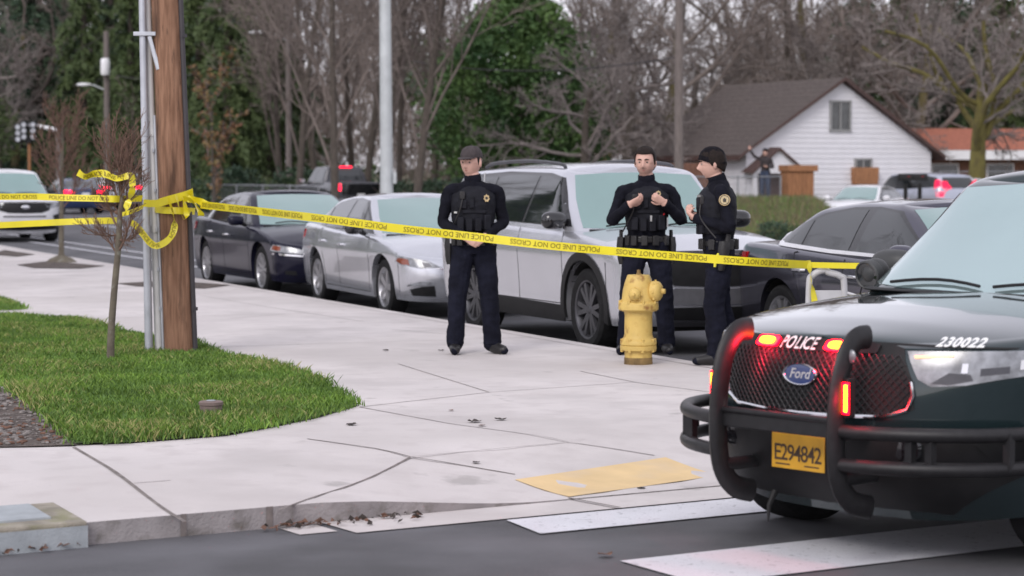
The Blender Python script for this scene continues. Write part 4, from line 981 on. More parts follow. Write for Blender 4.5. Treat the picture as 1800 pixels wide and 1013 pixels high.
def person(J, loc, rz, label, voxel=.006, scale=1.0, mats=None, gear=True):
    """J: joint positions in the person's frame (facing -Y, x to the viewer's right when he faces the camera)"""
    root = empty('person', loc, rz, label, 'person'); root.scale = (scale,) * 3
    V = Vector; b = MB(); hc = V(J['head']); sh = J['sh']; ct = J.get('ct', (0, 0))     # ct: chest shift
    tx, ty = ct
    loft(b, [(0, .005, .86, .135, .105), (0, .005, .93, .162, .118), (tx * .3, ty * .3, 1.02, .158, .115), (tx * .6, ty * .6, 1.12, .165, .118), (tx * .85, ty * .85, 1.24, .182, .128), (tx, ty, 1.34, .192, .126), (tx, ty, 1.41, .168, .100), (tx, ty + .008, 1.455, .125, .085), (tx, ty + .01, 1.485, .075, .07)], bulk=J.get('bulk', 1))
    nk = interp((tx, ty + .012, 1.46), hc, .5)
    limb(b, [(tx, ty + .012, 1.42), nk, hc + V((0, .012, -.03))], [.064, .057, .055], 4)
    limb(b, [(tx, ty + .008, 1.44), (tx, ty + .004, 1.475), interp((tx, ty, 1.475), hc, .25)], [(.082, .082), (.074, .074), (.068, .068)], 4)       # collar
    R = head(b, hc, J['yaw'], J.get('pitch', 0))
    for s in (0, 1):
        S_, E, Wr = V(sh[s]), V(J['elb'][s]), V(J['wri'][s])
        limb(b, [V((tx + (S_.x - tx) * .55, ty + .004, 1.40)), S_, interp(S_, E, .5), E, interp(E, Wr, .45), interp(E, Wr, .93)], [.066, .060, .056, .052, .049, .041], 5)
        hand(b, Wr, *J['hand'][s])
        Hp, K, A, T = V(J['hip'][s]), V(J['knee'][s]), V(J['ank'][s]), V(J['toe'][s])
        limb(b, [Hp + V((0, 0, .05)), Hp - V((0, 0, .06)), interp(Hp, K, .5), K, interp(K, A, .4), interp(K, A, .85), A + V((0, 0, -.01))], [(.102, .105), (.106, .112), (.098, .102), (.084, .088), (.081, .088), (.076, .084), (.078, .088)], 4)
        limb(b, [A + V((0, 0, .02)), interp(A, T, .2) + V((0, 0, -.02)), T + V((0, 0, -.01))], [.048, .045, .036], 3)
    me = remesh(b, voxel, 3)
    Ri = R.inverted(); hands = [V(w) for w in J['wri']]
    def zone(p):
        if (p - hc).length < .20 and p.z > nk.z - .03: return 0
        for w, h in zip(hands, J['hand']):
            q = p - w; dd = V(h[0]).normalized()
            if -.012 < q.dot(dd) < .2 and q.length < .2 and (q - dd * q.dot(dd)).length < .075: return 0
        return 1 if p.z > 1.0 or (abs(p.x - tx) > .17 and p.z > .86) else 2
    cloth(me, .013, J.get('seed', 0), lambda p: zone(p) > 0, (8, 8, 9))
    mi = []
    for f in me.polygons:
        z = zone(f.center)
        if z == 0:
            q = Ri @ (f.center - hc)
            if q.y < -.08 and abs(q.x) < .024 and -.082 < q.z < -.058: z = 3
            elif J.get('stubble') and q.y < .0 and (q.z < -.052 or (q.z < -.038 and abs(q.x) < .03 and q.y < -.07)) and q.z > -.125: z = 4
        mi.append(z)
    body = link('body', me, mats or [M['skin'], M['uniform'], M['navy'], M['skinred'], M['stubble']], root)
    me.polygons.foreach_set('material_index', mi)
    e = MB(); nz = V((tx, ty + .006, 1.475)); nd = (nk - nz).normalized(); cz = interp(nz, hc, .18)
    e.lathe([(.072, -.03), (.0735, .0), (.070, .030), (.067, .034), (.064, .03), (.060, -.01)], 28, M=Matrix.Translation(cz) @ (hc - nz).normalized().to_track_quat('Z', 'Y').to_matrix().to_4x4()); e.build('collar', (mats or [0, M['uniform']])[1], body)
    for w_, h_, el_ in zip(J['wri'], J['hand'], J['elb']):
        e = MB(); ax_ = (V(w_) - V(el_)).normalized(); e.lathe([(.043, -.045), (.044, -.02), (.043, .004), (.036, .006), (.034, -.01)], 20, M=Matrix.Translation(V(w_) - ax_ * .008) @ ax_.to_track_quat('Z', 'Y').to_matrix().to_4x4()); e.build('cuff', (mats or [0, M['uniform']])[1], body)
    e = MB()
    for sg in (-1, 1):
        e = MB(); c = R @ V((sg * .030, -.0775, .004)) + hc; e.ball(c, (.0125, .011, .0085), 12, 8, 0); e.ball(R @ V((sg * .030 , -.0845, .004)) + hc, (.0060, .0060, .0062), 8, 6, 1)
        e.build('eye', [M['eyewhite'], M['iris']], body)
    e = MB()
    for sg in (-1, 1):
        e = MB(); e.tube([R @ V((sg * x, y, z)) + hc for x, y, z in ((.012, -.100, .023), (.028, -.097, .029), (.046, -.082, .024))], [.004, .0048, .003], 6)
        e.build('eyebrow', M['hair'], body)
    for s in (0, 1):
        A, T = V(J['ank'][s]), V(J['toe'][s]); d = V((T.x - A.x, T.y - A.y, 0)).normalized(); f = MB()
        zb = T.z - .045
        limb(f, [A + V((0, 0, .07)), A + V((0, 0, -.01)), interp(A, T, .12) + V((0, 0, -.035)), interp(A, T, .55) + V((0, 0, -.022)), T + V((0, 0, -.004))], [(.062, .062), (.058, .062), (.052, .056), (.048, .044), (.042, .034)], 4)
        m2 = remesh(f, .007, 4)
        for v in m2.vertices:
            if v.co.z < zb: v.co.z = zb
        link('boot', m2, M['boot'], body)
    if gear:
        f = MB()
        loft(f, [(tx * .5, ty * .5 - .004, 1.06, .172, .128), (tx * .7, ty * .7 - .006, 1.14, .184, .140), (tx * .9, ty * .9 - .008, 1.28, .196, .150), (tx, ty - .008, 1.36, .188, .142), (tx, ty, 1.42, .135, .110), (tx, ty + .005, 1.445, .095, .085)], bulk=J.get('bulk', 1))
        m2 = remesh(f, .009, 3); cloth(m2, .006, 3); vest = link('vest', m2, M['vest'], root)
        q = MB()
        def front_y(x, z):
            t = (z - 1.06) / .3; rx, ry = .176 + .02 * min(1, t), .130 + .02 * min(1, t)
            return ty * (.5 + .5 * min(1, t)) - .008 - ry * max(.05, 1 - abs((x - tx) / rx)**2.3)**(1 / 2.3)
        for x, z, w, h, dpt in J.get('pouches', [(-.11, 1.12, .06, .11, .045), (-.04, 1.11, .055, .11, .045), (.035, 1.11, .055, .11, .045), (.11, 1.13, .06, .13, .05), (-.10, 1.285, .085, .075, .03), (-.02, 1.30, .045, .10, .03), (.0, 1.22, .20, .03, .02)]):
            y = front_y(tx + x, z); a = -(x / .19) * .9
            q.box((tx + x, y - dpt / 2 + .012, z), (w, dpt, h), rz=-a * .0 + x * 3.2)
        q.build('pouch', M['vest'], vest, bevel=.008)
        q = MB(); loft(q, [(0, .004, .955, .168, .126), (0, .004, .965, .176, .134), (0, .004, 1.005, .176, .134), (0, .004, 1.012, .168, .126)])
        for a in (-160, -120, -62, -38, -10, 20, 60, 120, 165, 200):
            t = rad(a - 90); q.box((cos(t) * .185, sin(t) * .145, .975), (.035, .055, .085), rz=t)
        q.build('duty_belt', M['boot'], root, bevel=.006)
        for hx, hs in J.get('holster', [(-.205, 1)]):
            q = MB(); q.tube([(hx, .02, 1.0), (hx * 1.03, .015, .93), (hx * 1.02, .0, .82), (hx, -.005, .77)], [(.034, .045), (.036, .05), (.03, .035), (.022, .026)], 10); q.tube([(hx, .045, 1.0), (hx, .055, 1.06)], [(.017, .024), (.016, .02)], 8)
            q.build('holster', M['boot'], root)
    return root, body, R, hc
V = Vector
def hair_cap(R, hc, body, low, name='hair', mat='hair', puff=.006, front=.058, side=-.02, back=-.07, zoff=0, band=0):
    q = MB(); nu, nv = 40, 20; vs, fs = [], []
    for j in range(nv + 1):
        for i in range(nu):
            a = 2 * pi * i / nu; fr = (1 + cos(a)) / 2          # 1 in front (-Y)
            u_ = min(1, max(0, (fr - .60) / .14)); zl = (front + back) / 2 + (front - back) / 2 * cos(a) if name != 'hair' else back + (side - back) * min(1, fr * 2) if fr < .5 else side + (front - side) * (u_ * u_ * (3 - 2 * u_) if name == 'hair' else ((fr - .5) * 2)**1.5)
            zt = math.acos(max(-1, min(1, (zl) / .120))); t = zt * (1 - band * (1 - j / nv)) if band else zt * j / nv
            k = 1 + (puff + .004 * noise.noise((sin(a) * 5, cos(a) * 5, t * 4))) / .09
            x, y, z = sin(t) * sin(a), -sin(t) * cos(a), cos(t)
            if z > 0: q_ = (abs(x)**2.5 + abs(y)**2.5 + abs(z)**2.5)**(-1 / 2.5); x *= q_; y *= q_; z *= q_
            Y = y * .098 + .004
            if Y > 0: Y *= 1 - .18 * max(0, -z)
            vs.append(R @ V((x * .077 * k, Y * k, z * .118 * k + zoff)) + hc)
    for j in range(nv):
        for i in range(nu): fs.append((j * nu + i, (j + 1) * nu + i, (j + 1) * nu + (i + 1) % nu, j * nu + (i + 1) % nu))
    for i in range(nu): pass
    q.add(vs, fs); o = q.build(name, M[mat], body)
    s = o.modifiers.new('thick', 'SOLIDIFY'); s.thickness = .012; s.offset = -1; return o
def badge_part(parent, p, n, r=.028, kind='star'):
    q = MB(); n = V(n).normalized(); Mq = Matrix.Translation(p) @ n.to_track_quat('Z', 'Y').to_matrix().to_4x4()
    pts = [(r * (1 if i % 2 == 0 else .78) * sin(2 * pi * i / 14), r * 1.25 * (1 if i % 2 == 0 else .78) * cos(2 * pi * i / 14)) for i in range(14)]
    q.prism(pts, 0, .005, 0, Mq); q.lathe([(.001, .008), (r * .35, .0075), (r * .45, .005)], 14, 1, M=Mq); q.build('badge', [M['gold'], M['patchdark']], parent)
def shoulder_patch(parent, p, n, r=.043):
    q = MB(); n = V(n).normalized(); Mq = Matrix.Translation(p) @ n.to_track_quat('Z', 'Y').to_matrix().to_4x4()
    q.lathe([(r, -.02), (r, 0), (r * .95, .003), (r * .86, .003)], 26, 0, M=Mq); q.lathe([(r * .86, .003), (r * .72, .0032)], 26, 1, M=Mq); q.lathe([(r * .72, .0032), (.001, .0045)], 26, 2, M=Mq)
    q.prism([(-.012, -.016), (.012, -.016), (.014, .004), (0, .018), (-.014, .004)], .004, .0062, 1, Mq)
    q.build('shoulder_patch', [M['gold'], M['patchdark'], M['patchgold']], parent)
# --- officer with the cap, hands clasped
J1 = dict(head=(-.02, -.01, 1.635), yaw=rad(-30), pitch=0, sh=[(-.205, .01, 1.385), (.205, .01, 1.385)], elb=[(-.255, .02, 1.13), (.255, .02, 1.13)], wri=[(-.075, -.205, 1.005), (.095, -.195, 1.01)],
    hand=[((.80, -.28, -.45), (-.2, .85, .1), 1, (25, 45, 30)), ((-.82, -.25, -.42), (.1, .9, -.1), -1, (30, 50, 35))], hip=[(-.095, .0, .90), (.095, .0, .90)],
    knee=[(-.135, -.015, .50), (.135, -.015, .50)], ank=[(-.155, .02, .10), (.165, .02, .10)], toe=[(-.165, -.15, .045), (.255, -.11, .045)], seed=1)
p = Gs(832, 622); o1, body, R, hc = person(J1, (p.x, p.y, .15), rad(4), 'officer in a dark cap standing with hands clasped before the silver SUV', scale=1.0)
hair_cap(R, hc, body, 0, puff=.003, front=.07, side=-.018, back=-.062)
# cap
q = MB(); vs = []; n = 30
for j in range(9):
    t = pi / 2 * j / 8
    for k in range(n):
        a = 2 * pi * k / n; rr = sin(t)**.8 if j else 0
        vs.append(R @ V((.086 * rr * sin(a), .012 - .108 * rr * cos(a), .042 + .094 * cos(t)**.85)) + hc)
q.add(vs, [(j * n + k, j * n + (k + 1) % n, (j + 1) * n + (k + 1) % n, (j + 1) * n + k) for j in range(8) for k in range(n)])
q.ball(R @ V((0, .012, .137)) + hc, .008, 8, 6)
br = []; nb = 16
for lay, dz in ((0, 0), (1, -.007)):
    for rr in (0, 1):
        for k in range(nb):
            a = -1.12 + 2.24 * k / (nb - 1)
            if rr == 0: P_ = V((.084 * sin(a), .012 - .105 * cos(a), .046 + dz))
            else: P_ = V((.080 * sin(a) * 1.0, .0 - .105 * cos(a) - .056 * cos(a * .75), .040 + dz - .010 * cos(a) + .006 * abs(sin(a))))
            br.append(R @ P_ + hc)
fs = []
for k in range(nb - 1):
    fs += [(k, k + 1, nb + k + 1, nb + k), (2 * nb + k, 3 * nb + k, 3 * nb + k + 1, 2 * nb + k + 1), (nb + k, nb + k + 1, 3 * nb + k + 1, 3 * nb + k)]
q.add(br, fs); q.build('cap', M['capcloth'], body)
badge_part(o1, V((.105, -.152, 1.335)), (.25, -1, .15)); q = MB(); q.box((-.155, -.128, 1.215), (.028, .01, .016), rz=-.5); q.build('name_tag', M['silverbit'], o1); q = MB(); q.box((-.187, -.03, .98), (.03, .03, .06)); q.build('belt_clip', M['silverbit'], o1)
q = MB(); q.tube([(.095, .075, 1.44), (.105, .08, 1.55)], .006, 6); q.build('radio_aerial', M['silverbit'], o1)
# --- bare-headed officer behind the hydrant, hands on the vest
J2 = dict(head=(-.015, -.015, 1.635), yaw=rad(-16), pitch=0, sh=[(-.205, .01, 1.385), (.205, .01, 1.385)], elb=[(-.298, -.03, 1.145), (.298, -.03, 1.145)], wri=[(-.165, -.215, 1.285), (.13, -.215, 1.30)],
    hand=[((.82, -.15, .38), (-.25, .70, .55), -1, (30, 45, 30)), ((-.80, -.12, .42), (.3, .8, .3), 1, (45, 65, 40))], hip=[(-.10, .0, .90), (.10, .0, .90)],
    knee=[(-.15, -.02, .50), (.15, -.02, .50)], ank=[(-.175, .02, .10), (.175, .02, .10)], toe=[(-.235, -.14, .045), (.185, -.15, .045)], seed=5, stubble=1, holster=[(-.215, 1), (.215, 1)])
p = Gs(1136, 622); o2, body, R, hc = person(J2, (p.x, p.y, .15), rad(2), 'bare-headed officer holding his vest with both hands behind the yellow hydrant', scale=1.0)
hair_cap(R, hc, body, 0, puff=.011, front=.060, side=-.012, back=-.07)
shoulder_patch(o2, V((.278, -.005, 1.335)), (1, -.35, .25), .038); q = MB(); q.box((.13, -.165, 1.20), (.012, .012, .014)); q.build('tag_light', M['redlens'], o2)
q = MB(); q.box((.165, -.11, 1.13), (.014, .012, .085), rz=.5); q.build('buckle', M['silverbit'], o2); q = MB(); q.box((.02, -.185, 1.165), (.016, .012, .05)); q.build('zip_pull', M['silverbit'], o2)
badge_part(o2, V((.085, -.155, 1.375)), (.2, -1, .3), .022)
# --- officer in the knit cap, seen from his left side
J3 = dict(head=(0, -.055, 1.62), yaw=rad(0), pitch=rad(3), ct=(0, -.01), sh=[(-.205, .0, 1.385), (.205, .0, 1.385)], elb=[(-.275, .03, 1.12), (.27, .055, 1.12)], wri=[(-.06, -.205, 1.20), (.075, -.20, 1.185)],
    hand=[((.6, -.4, .4), (0, .7, .6), -1, (35, 50, 35)), ((-.65, -.45, .35), (.1, .7, .5), 1, (35, 50, 35))], hip=[(-.095, .0, .90), (.095, .0, .90)],
    knee=[(-.125, .03, .50), (.12, -.045, .50)], ank=[(-.15, .13, .10), (.13, -.02, .10)], toe=[(-.17, -.04, .045), (.145, -.195, .045)], seed=9, bulk=1.1, holster=[(.215, 1)])
p = G(1262, 640, .15); o3, body, R, hc = person(J3, (p.x, p.y, .15), rad(-88), 'officer in a black knit cap standing in profile with a round shoulder patch', scale=1.0)
hair_cap(R, hc, body, 0, 'knit_cap', 'knit', .0095, .034, .0, -.040, .003); hair_cap(R, hc, body, 0, 'cap_cuff', 'knit', .0115, .034, .0, -.040, .002, .20)
hair_cap(R, hc, body, 0, 'hair', 'hair', .001, .05, -.012, -.060)
shoulder_patch(o3, V((.292, .010, 1.335)), (1, -.05, .18), .046); q = MB(); q.tube([(.232, -.03, .905), (.25, -.055, .86), (.245, -.06, .80)], [.010, .014, .010], 8); q.build('stun_gun_grip', M['yellow'], o3)
q = MB(); q.box((.10, -.165, 1.365), (.05, .02, .018), rz=.5); q.build('name_tag', M['silverbit'], o3)
for o_, x_, z_, y_ in ((o1, -.10, 1.36, -.150), (o2, -.115, 1.335, -.160), (o3, .13, 1.33, -.150)):
    q = MB(); q.box((x_, y_, z_), (.045, .03, .065)); mic = q.build('shoulder_microphone', M['boot'], o_, bevel=.006); q = MB()
    q.tube(smooth_path([(x_, y_ - .01, z_ - .03), (x_ * 1.2, y_ - .02, z_ - .12), (x_ * 1.5, y_ + .02, z_ - .2), (x_ * 1.9, y_ + .1, z_ - .30)], 6), .006, 6); q.build('cord', M['boot'], mic)
# --- man in the yard pointing up
J4 = dict(head=(0, -.02, 1.635), yaw=rad(15), pitch=rad(-6), sh=[(-.205, .0, 1.40), (.20, .0, 1.385)], elb=[(-.40, -.10, 1.52), (.29, .02, 1.13)], wri=[(-.52, -.16, 1.74), (.16, -.18, 1.14)],
    hand=[((-.3, -.1, .95), (.6, -.5, .2), 1, (20, 30, 20)), ((-.8, -.4, .2), (.1, .6, .5), 1, (35, 50, 35))], hip=[(-.095, .0, .90), (.095, .0, .90)],
    knee=[(-.11, -.02, .50), (.11, -.02, .50)], ank=[(-.12, .02, .10), (.12, .02, .10)], toe=[(-.14, -.15, .045), (.14, -.15, .045)], seed=12)
p = D(1345, 353, 79); o4, body, R, hc = person(J4, (p.x, p.y, tz(p.x, p.y) + .01), rad(-35), 'man in a dark jacket and jeans raising one arm in front of the white house', voxel=.010, mats=[M['skin'], M['brownjacket'], M['denim'], M['skinred'], M['stubble']], gear=False)
hair_cap(R, hc, body, 0, 'knit_cap', 'knit', .012, .035, -.01, -.04, .002)
# ================================================================ hydrant, poles, young trees, tape, rack
M['hyd'] = pbr('hydrant_yellow', (.64, .45, .13), .55, var=.10, vs=6, bump=.25, bs=50)
add_spots(M['hyd'], 7, (.22, .085, .02), .59, .68, amt=.85); add_spots(M['hyd'], 18, (.50, .30, .07), .55, .7, amt=.5)
M['rust'] = pbr('rusty_iron', (.20, .13, .05), .8, var=.4, vs=12)
ph = Gs(1122, 640); hyd = empty('fire_hydrant', ph, rad(0), 'weathered yellow fire hydrant with rust spots at the pavement corner', 'fire hydrant')
q = MB(); q.lathe([(.001, 0), (.112, 0), (.112, .105), (.118, .11), (.145, .115), (.148, .125), (.148, .15), (.140, .155), (.148, .16), (.148, .185), (.135, .20), (.122, .215), (.114, .24), (.112, .40), (.118, .425), (.150, .435), (.163, .445), (.163, .49), (.155, .505), (.142, .51), (.136, .53), (.128, .60), (.112, .665), (.094, .715), (.088, .725), (.001, .728)], 36)
for k in range(8):
    a = 2 * pi * k / 8 + .2
    for z in (.113, .197): q.lathe([(.001, .012), (.014, .010), (.014, -.012), (.001, -.012)], 6, M=Matrix.Translation((.136 * cos(a), .136 * sin(a), z)))
    q.lathe([(.001, .014), (.014, .012), (.014, -.014)], 6, M=Matrix.Translation((.152 * cos(a), .152 * sin(a), .508)))
q.build('barrel', M['hyd'], hyd, ang=45); q = MB(); q.lathe([(.116, -.02), (.1155, .03), (.1145, .052), (.113, .056)], 30); q.build('base_collar', M['rust'], hyd)
q = MB(); q.lathe([(.024, .72), (.024, .735), (.016, .74), (.016, .765), (.001, .768)], 5); q.build('operating_nut', M['rust'], hyd)
def outlet(dx, dy, z, r, ln, nm):
    q = MB(); Mo = Matrix.Translation((0, 0, z)) @ V((dx, dy, 0)).to_track_quat('Z', 'Y').to_matrix().to_4x4()
    q.lathe([(r * .9, .05), (r * .9, .05 + ln), (r * 1.05, .055 + ln), (r * 1.22, .06 + ln), (r * 1.25, .075 + ln), (r * 1.25, .105 + ln), (r * 1.1, .125 + ln), (r * .8, .14 + ln), (r * .35, .145 + ln), (r * .30, .172 + ln), (.001, .175 + ln)], 24, M=Mo)
    for k in range(8):
        a = 2 * pi * k / 8; q.box(Mo @ V((r * 1.25 * cos(a), r * 1.25 * sin(a), .09 + ln)), (.014, .014, .02))
    q.build(nm, M['hyd'], hyd)
outlet(.93, -.36, .595, .066, .055, 'pumper_outlet'); outlet(-.25, -.97, .575, .040, .055, 'hose_outlet'); outlet(.2, .97, .575, .040, .055, 'hose_outlet')
# utility pole
M['pole'] = pbr('pole_wood', (.185, .092, .052), .85, var=.3, vs=5, bump=.8, bs=26, stretch=(9, 9, .7), tint2=(.36, .20, .125))
add_spots(M['pole'], 2.2, (.06, .03, .018), .56, .70, amt=.85, stretch=(4, 4, .6)); add_spots(M['pole'], 14, (.05, .03, .02), .64, .70, amt=.7, stretch=(5, 5, .35))
M['pvc'] = pbr('grey_pvc', (.60, .59, .58), .5, var=.12, vs=3); M['cable'] = pbr('cable', (.05, .045, .05), .6)
bp = Gs(318, 622); z0 = .14
def lean(bx, by, px_top, h=9): t = D(px_top, 0, by); k = (t.x - bx) / (t.z - z0); return k
kp = lean(bp.x, bp.y, 293)
pole = empty('utility_pole', (bp.x, bp.y, z0), 0, 'thick brown wooden utility pole with yellow tape knotted round it', 'utility pole')
q = MB(); zs = lin(0, 10, 90); vs = []; n = 40
for z in zs:
    for k in range(n):
        a = 2 * pi * k / n; r = .138 - .0026 * z; r *= 1 + .012 * noise.noise((cos(a) * 2, sin(a) * 2, z * .9)) + .010 * noise.noise((cos(a) * 9, sin(a) * 9, z * .6))
        vs.append((kp * z + r * cos(a), r * sin(a), z))
q.add(vs, [(i * n + k, i * n + (k + 1) % n, (i + 1) * n + (k + 1) % n, (i + 1) * n + k) for i in range(len(zs) - 1) for k in range(n)]); q.build('shaft', M['pole'], pole)
for a, r, m, zt, nm in ((rad(-28), .022, 'cable', 10, 'cable_guard'), (rad(195), .013, 'galv', 2.05, 'conduit')):
    q = MB(); q.tube([(kp * z + (.140 - .0026 * z + r * .6) * cos(a), (.140 - .0026 * z + r * .6) * sin(a), z) for z in lin(0, zt, 12)], r, 10)
    for z in lin(.4, zt - .3, 5): q.box((kp * z + .165 * cos(a), .165 * sin(a), z), (r * 3.2, .012, .03), rz=a + pi / 2)
    q.build(nm, M[m], pole)
# conduits standing beside it
for (pb_, pt_, r, m, lab, nm) in ((262, 250, .031, 'galv', 'galvanised steel riser pipe left of the wooden utility pole', 'riser_pipe'), (280, 258, .036, 'pvc', 'off-white plastic riser pipe touching the wooden utility pole', 'riser_pipe')):
    b0 = Gs(pb_, 622 + (1 if r < .035 else 0)); t0 = D(pt_, 0, b0.y); k = (t0.x - b0.x) / (t0.z - z0)
    pipe = empty(nm, (b0.x, b0.y, z0), 0, lab, 'pipe'); q = MB()
    q.tube([(k * z, 0, z) for z in lin(0, 8, 20)], [r * (1 if m == 'pvc' or z > 1.1 else 1.12) for z in lin(0, 8, 20)], 16); q.build('tube', M[m], pipe)
    q = MB()
    for z in (1.08, 1.9, 3.4): q.lathe([(r, -.03), (r * 1.18, -.028), (r * 1.18, .028), (r, .03)], 16, M=Matrix.Translation((k * z, 0, z)))
    q.build('coupling', M[m], pipe)
    if m == 'galv':
        zz = (D(250, 60, b0.y).z - z0); q = MB()
        q.box((k * zz + .02, -.03, zz), (.19, .03, .035)); q.box((k * zz + .07, .09, zz), (.22, .03, .03)); q.tube([(k * zz + .06, -.03, zz - .02), (k * zz + .10, -.035, zz - .17), (k * zz + .145, -.04, zz - .30)], [(.02, .01), (.02, .01), (.03, .012)], 8)
        q.build('bracket', M['galv'], pipe, bevel=.004)
# ---- bicycle rack with tape tail
M['rack'] = pbr('painted_tube', (.50, .50, .52), .45, var=.1, vs=6)
rp = G(1452, 655, .15); rk = empty('bike_rack', rp, 0, 'pale steel loop rack with a cross plate beside the charcoal sedan', 'bike rack')
zt = D(1450, 475, rp.y).z - .15; wx = (1486 - 1424) / 4000 * rp.y; q = MB()
q.tube(smooth_path([(-wx / 2, 0, 0), (-wx / 2, 0, zt - .15), (-wx / 2 + .03, 0, zt - .04), (-wx / 2 + .12, 0, zt), (wx / 2 - .12, .0, zt - .02), (wx / 2 - .03, 0, zt - .05), (wx / 2, 0, zt - .14), (wx / 2 + .01, 0, 0)], 6), .026, 12); q.build('loop', M['rack'], rk)
q = MB(); q.box((0, 0, zt - .20), (wx, .012, .085)); q.tube([(wx / 2, 0, zt - .17), (wx / 2 + .12, -.02, zt - .21), (wx / 2 + .20, -.03, zt - .225)], [.012, .014, .008], 8); q.build('cross_plate', M['rack'], rk, bevel=.003)
# ---- police tape
M['tape'] = pbr('tape_yellow', (.78, .67, .02), .40, var=.06, vs=9, coat=.3); M['tapeink'] = pbr('tape_ink', (.24, .18, .01), .6)
def ribbon(mb, path, w, up=(0, 0, 1), twist=None, m=0):
    P = [V(p) for p in path]; vs = []
    for i, p in enumerate(P):
        t = (P[min(i + 1, len(P) - 1)] - P[max(i - 1, 0)]).normalized(); u = V(up); u = (u - t * u.dot(t)).normalized()
        if twist: u = Matrix.Rotation(twist(i / (len(P) - 1)), 3, t) @ u
        vs += [p - u * w / 2, p + u * w / 2]
    mb.add(vs, [(2 * i, 2 * i + 1, 2 * i + 3, 2 * i + 2) for i in range(len(P) - 1)], m); return P
def tape(name, path, w, label, text=True, flip=True, twist=None, phrase='POLICE LINE DO NOT CROSS', parent=None, group=None):
    b = MB(); P = ribbon(b, path, w, twist=twist)
    if text:
        L = [0]
        for i in range(1, len(P)): L.append(L[-1] + (P[i] - P[i - 1]).length)
        vs, fs = text_geo(phrase, w * .82, bold=w * .006); x0, x1 = min(v[0] for v in vs), max(v[0] for v in vs)
        step = (x1 - x0) + w * 2.0; s0 = w; k = 0; yc = w * .29
        while s0 + step < L[-1] + .05:
            o = []
            for x, y in vs:
                s = s0 + (x - x0 if not flip else x1 - x); i = 0
                s = min(s, L[-1] - .001)
                lo, hi = 0, len(L) - 2
                while lo < hi:
                    mid = (lo + hi + 1) // 2
                    if L[mid] <= s: lo = mid
                    else: hi = mid - 1
                i = lo; t = (s - L[i]) / max(1e-6, L[i + 1] - L[i]); p = P[i].lerp(P[i + 1], t); tg = (P[i + 1] - P[i]).normalized(); u = V((0, 0, 1)); u = (u - tg * tg.z).normalized()
                if twist: u = Matrix.Rotation(twist(s / L[-1]), 3, tg) @ u
                n = tg.cross(u); n = n if n.y < 0 else -n
                o.append(p + u * ((y - yc) * (-1 if flip else 1)) + n * .0022)
            b.add(o, fs, 1); s0 += step
    o = b.build(name, [M['tape'], M['tapeink']], parent, weld=False, ang=180)
    return tag(o, label, 'police tape', group) if label else o
TAPE_Z = {}
py0 = bp.y - .18
def tp(px, py, d): return D(px, py, d)
knot_d = bp.y - .17
main = [(352, 360, knot_d), (450, 371, 17.9), (570, 385, 17.0), (700, 402, 16.8), (820, 415, 16.9), (950, 430, 16.9), (1080, 442, 17.0), (1220, 453, 17.0), (1330, 461, 17.0), (1424, 466, rp.y - .03)]
mp = smooth_path([tp(*q_) for q_ in main], 14)
tape('police_tape', mp, .063, 'long yellow police tape stretched from the utility pole past the officers to the bike rack', twist=lambda t: .10 * sin(t * 9))
tape('police_tape', smooth_path([tp(1424, 466, rp.y - .03), tp(1470, 467, rp.y - .06), tp(1530, 468, rp.y - .1), tp(1600, 470, rp.y)], 8), .045, 'yellow police tape running on from the bike rack behind the black police SUV', text=False)
tape('police_tape', smooth_path([tp(1421, 458, rp.y - .05), tp(1424, 480, rp.y - .06), tp(1428, 505, rp.y - .05), tp(1432, 530, rp.y - .05)], 8), .055, 'yellow tape tail hanging down the left leg of the bike rack', text=False, twist=lambda t: 1.5 + 1.2 * t)
# tape ends knotted round the pole
kd = bp.y
def around(a0, a1, z_a, z_b, n=24, r=.172):
    return [V((bp.x + kp * (z_a + (z_b - z_a) * t - z0) + r * cos(a0 + (a1 - a0) * t), bp.y + r * sin(a0 + (a1 - a0) * t), z_a + (z_b - z_a) * t)) for t in lin(0, 1, n)]
zA, zB = D(290, 362, bp.y - .16).z, D(335, 338, bp.y - .16).z
knot = empty('police_tape', (0, 0, 0), 0, 'crumpled yellow police tape knotted round the utility pole with hanging loops', 'police tape')
tape('wrap', around(rad(200), rad(345), zA, zB), .070, None, text=False, parent=knot)
tape('wrap', around(rad(190), rad(355), zA - .03, zA - .05), .060, None, text=False, parent=knot, twist=lambda t: .3 * sin(9 * t))
q_ = lambda *a: [D(x, y, kd - d) for x, y, d in a]
tape('loop', smooth_path(q_((298, 355, .19), (304, 375, .21), (307, 395, .22), (303, 412, .24), (293, 424, .26), (281, 431, .30), (272, 432, .31), (262, 425, .30), (250, 410, .28), (238, 396, .27), (228, 390, .25)), 5), .058, None, text=True, parent=knot, twist=lambda t: 1.3 - 1.6 * t, phrase='POLICE LINE')
tape('loop', smooth_path(q_((310, 342, .20), (313, 358, .22), (318, 375, .23), (324, 386, .23), (328, 378, .22), (325, 360, .2), (322, 348, .19)), 5), .05, None, text=False, parent=knot, twist=lambda t: .9 + t)
tape('loop', smooth_path(q_((322, 350, .2), (335, 352, .22), (345, 362, .24), (352, 372, .24), (353, 380, .22), (348, 370, .2), (338, 345, .16), (332, 336, .17)), 5), .055, None, text=False, parent=knot, twist=lambda t: .5 + 2 * t)
tape('tail', smooth_path(q_((372, 364, .2), (360, 358, .19), (345, 352, .2), (330, 350, .2)), 5), .06, None, text=False, parent=knot, twist=lambda t: .6 * sin(7 * t))
tape('tail', smooth_path(q_((252, 357, .25), (265, 358, .22), (280, 357, .2), (296, 352, .19)), 5), .062, None, text=False, parent=knot)
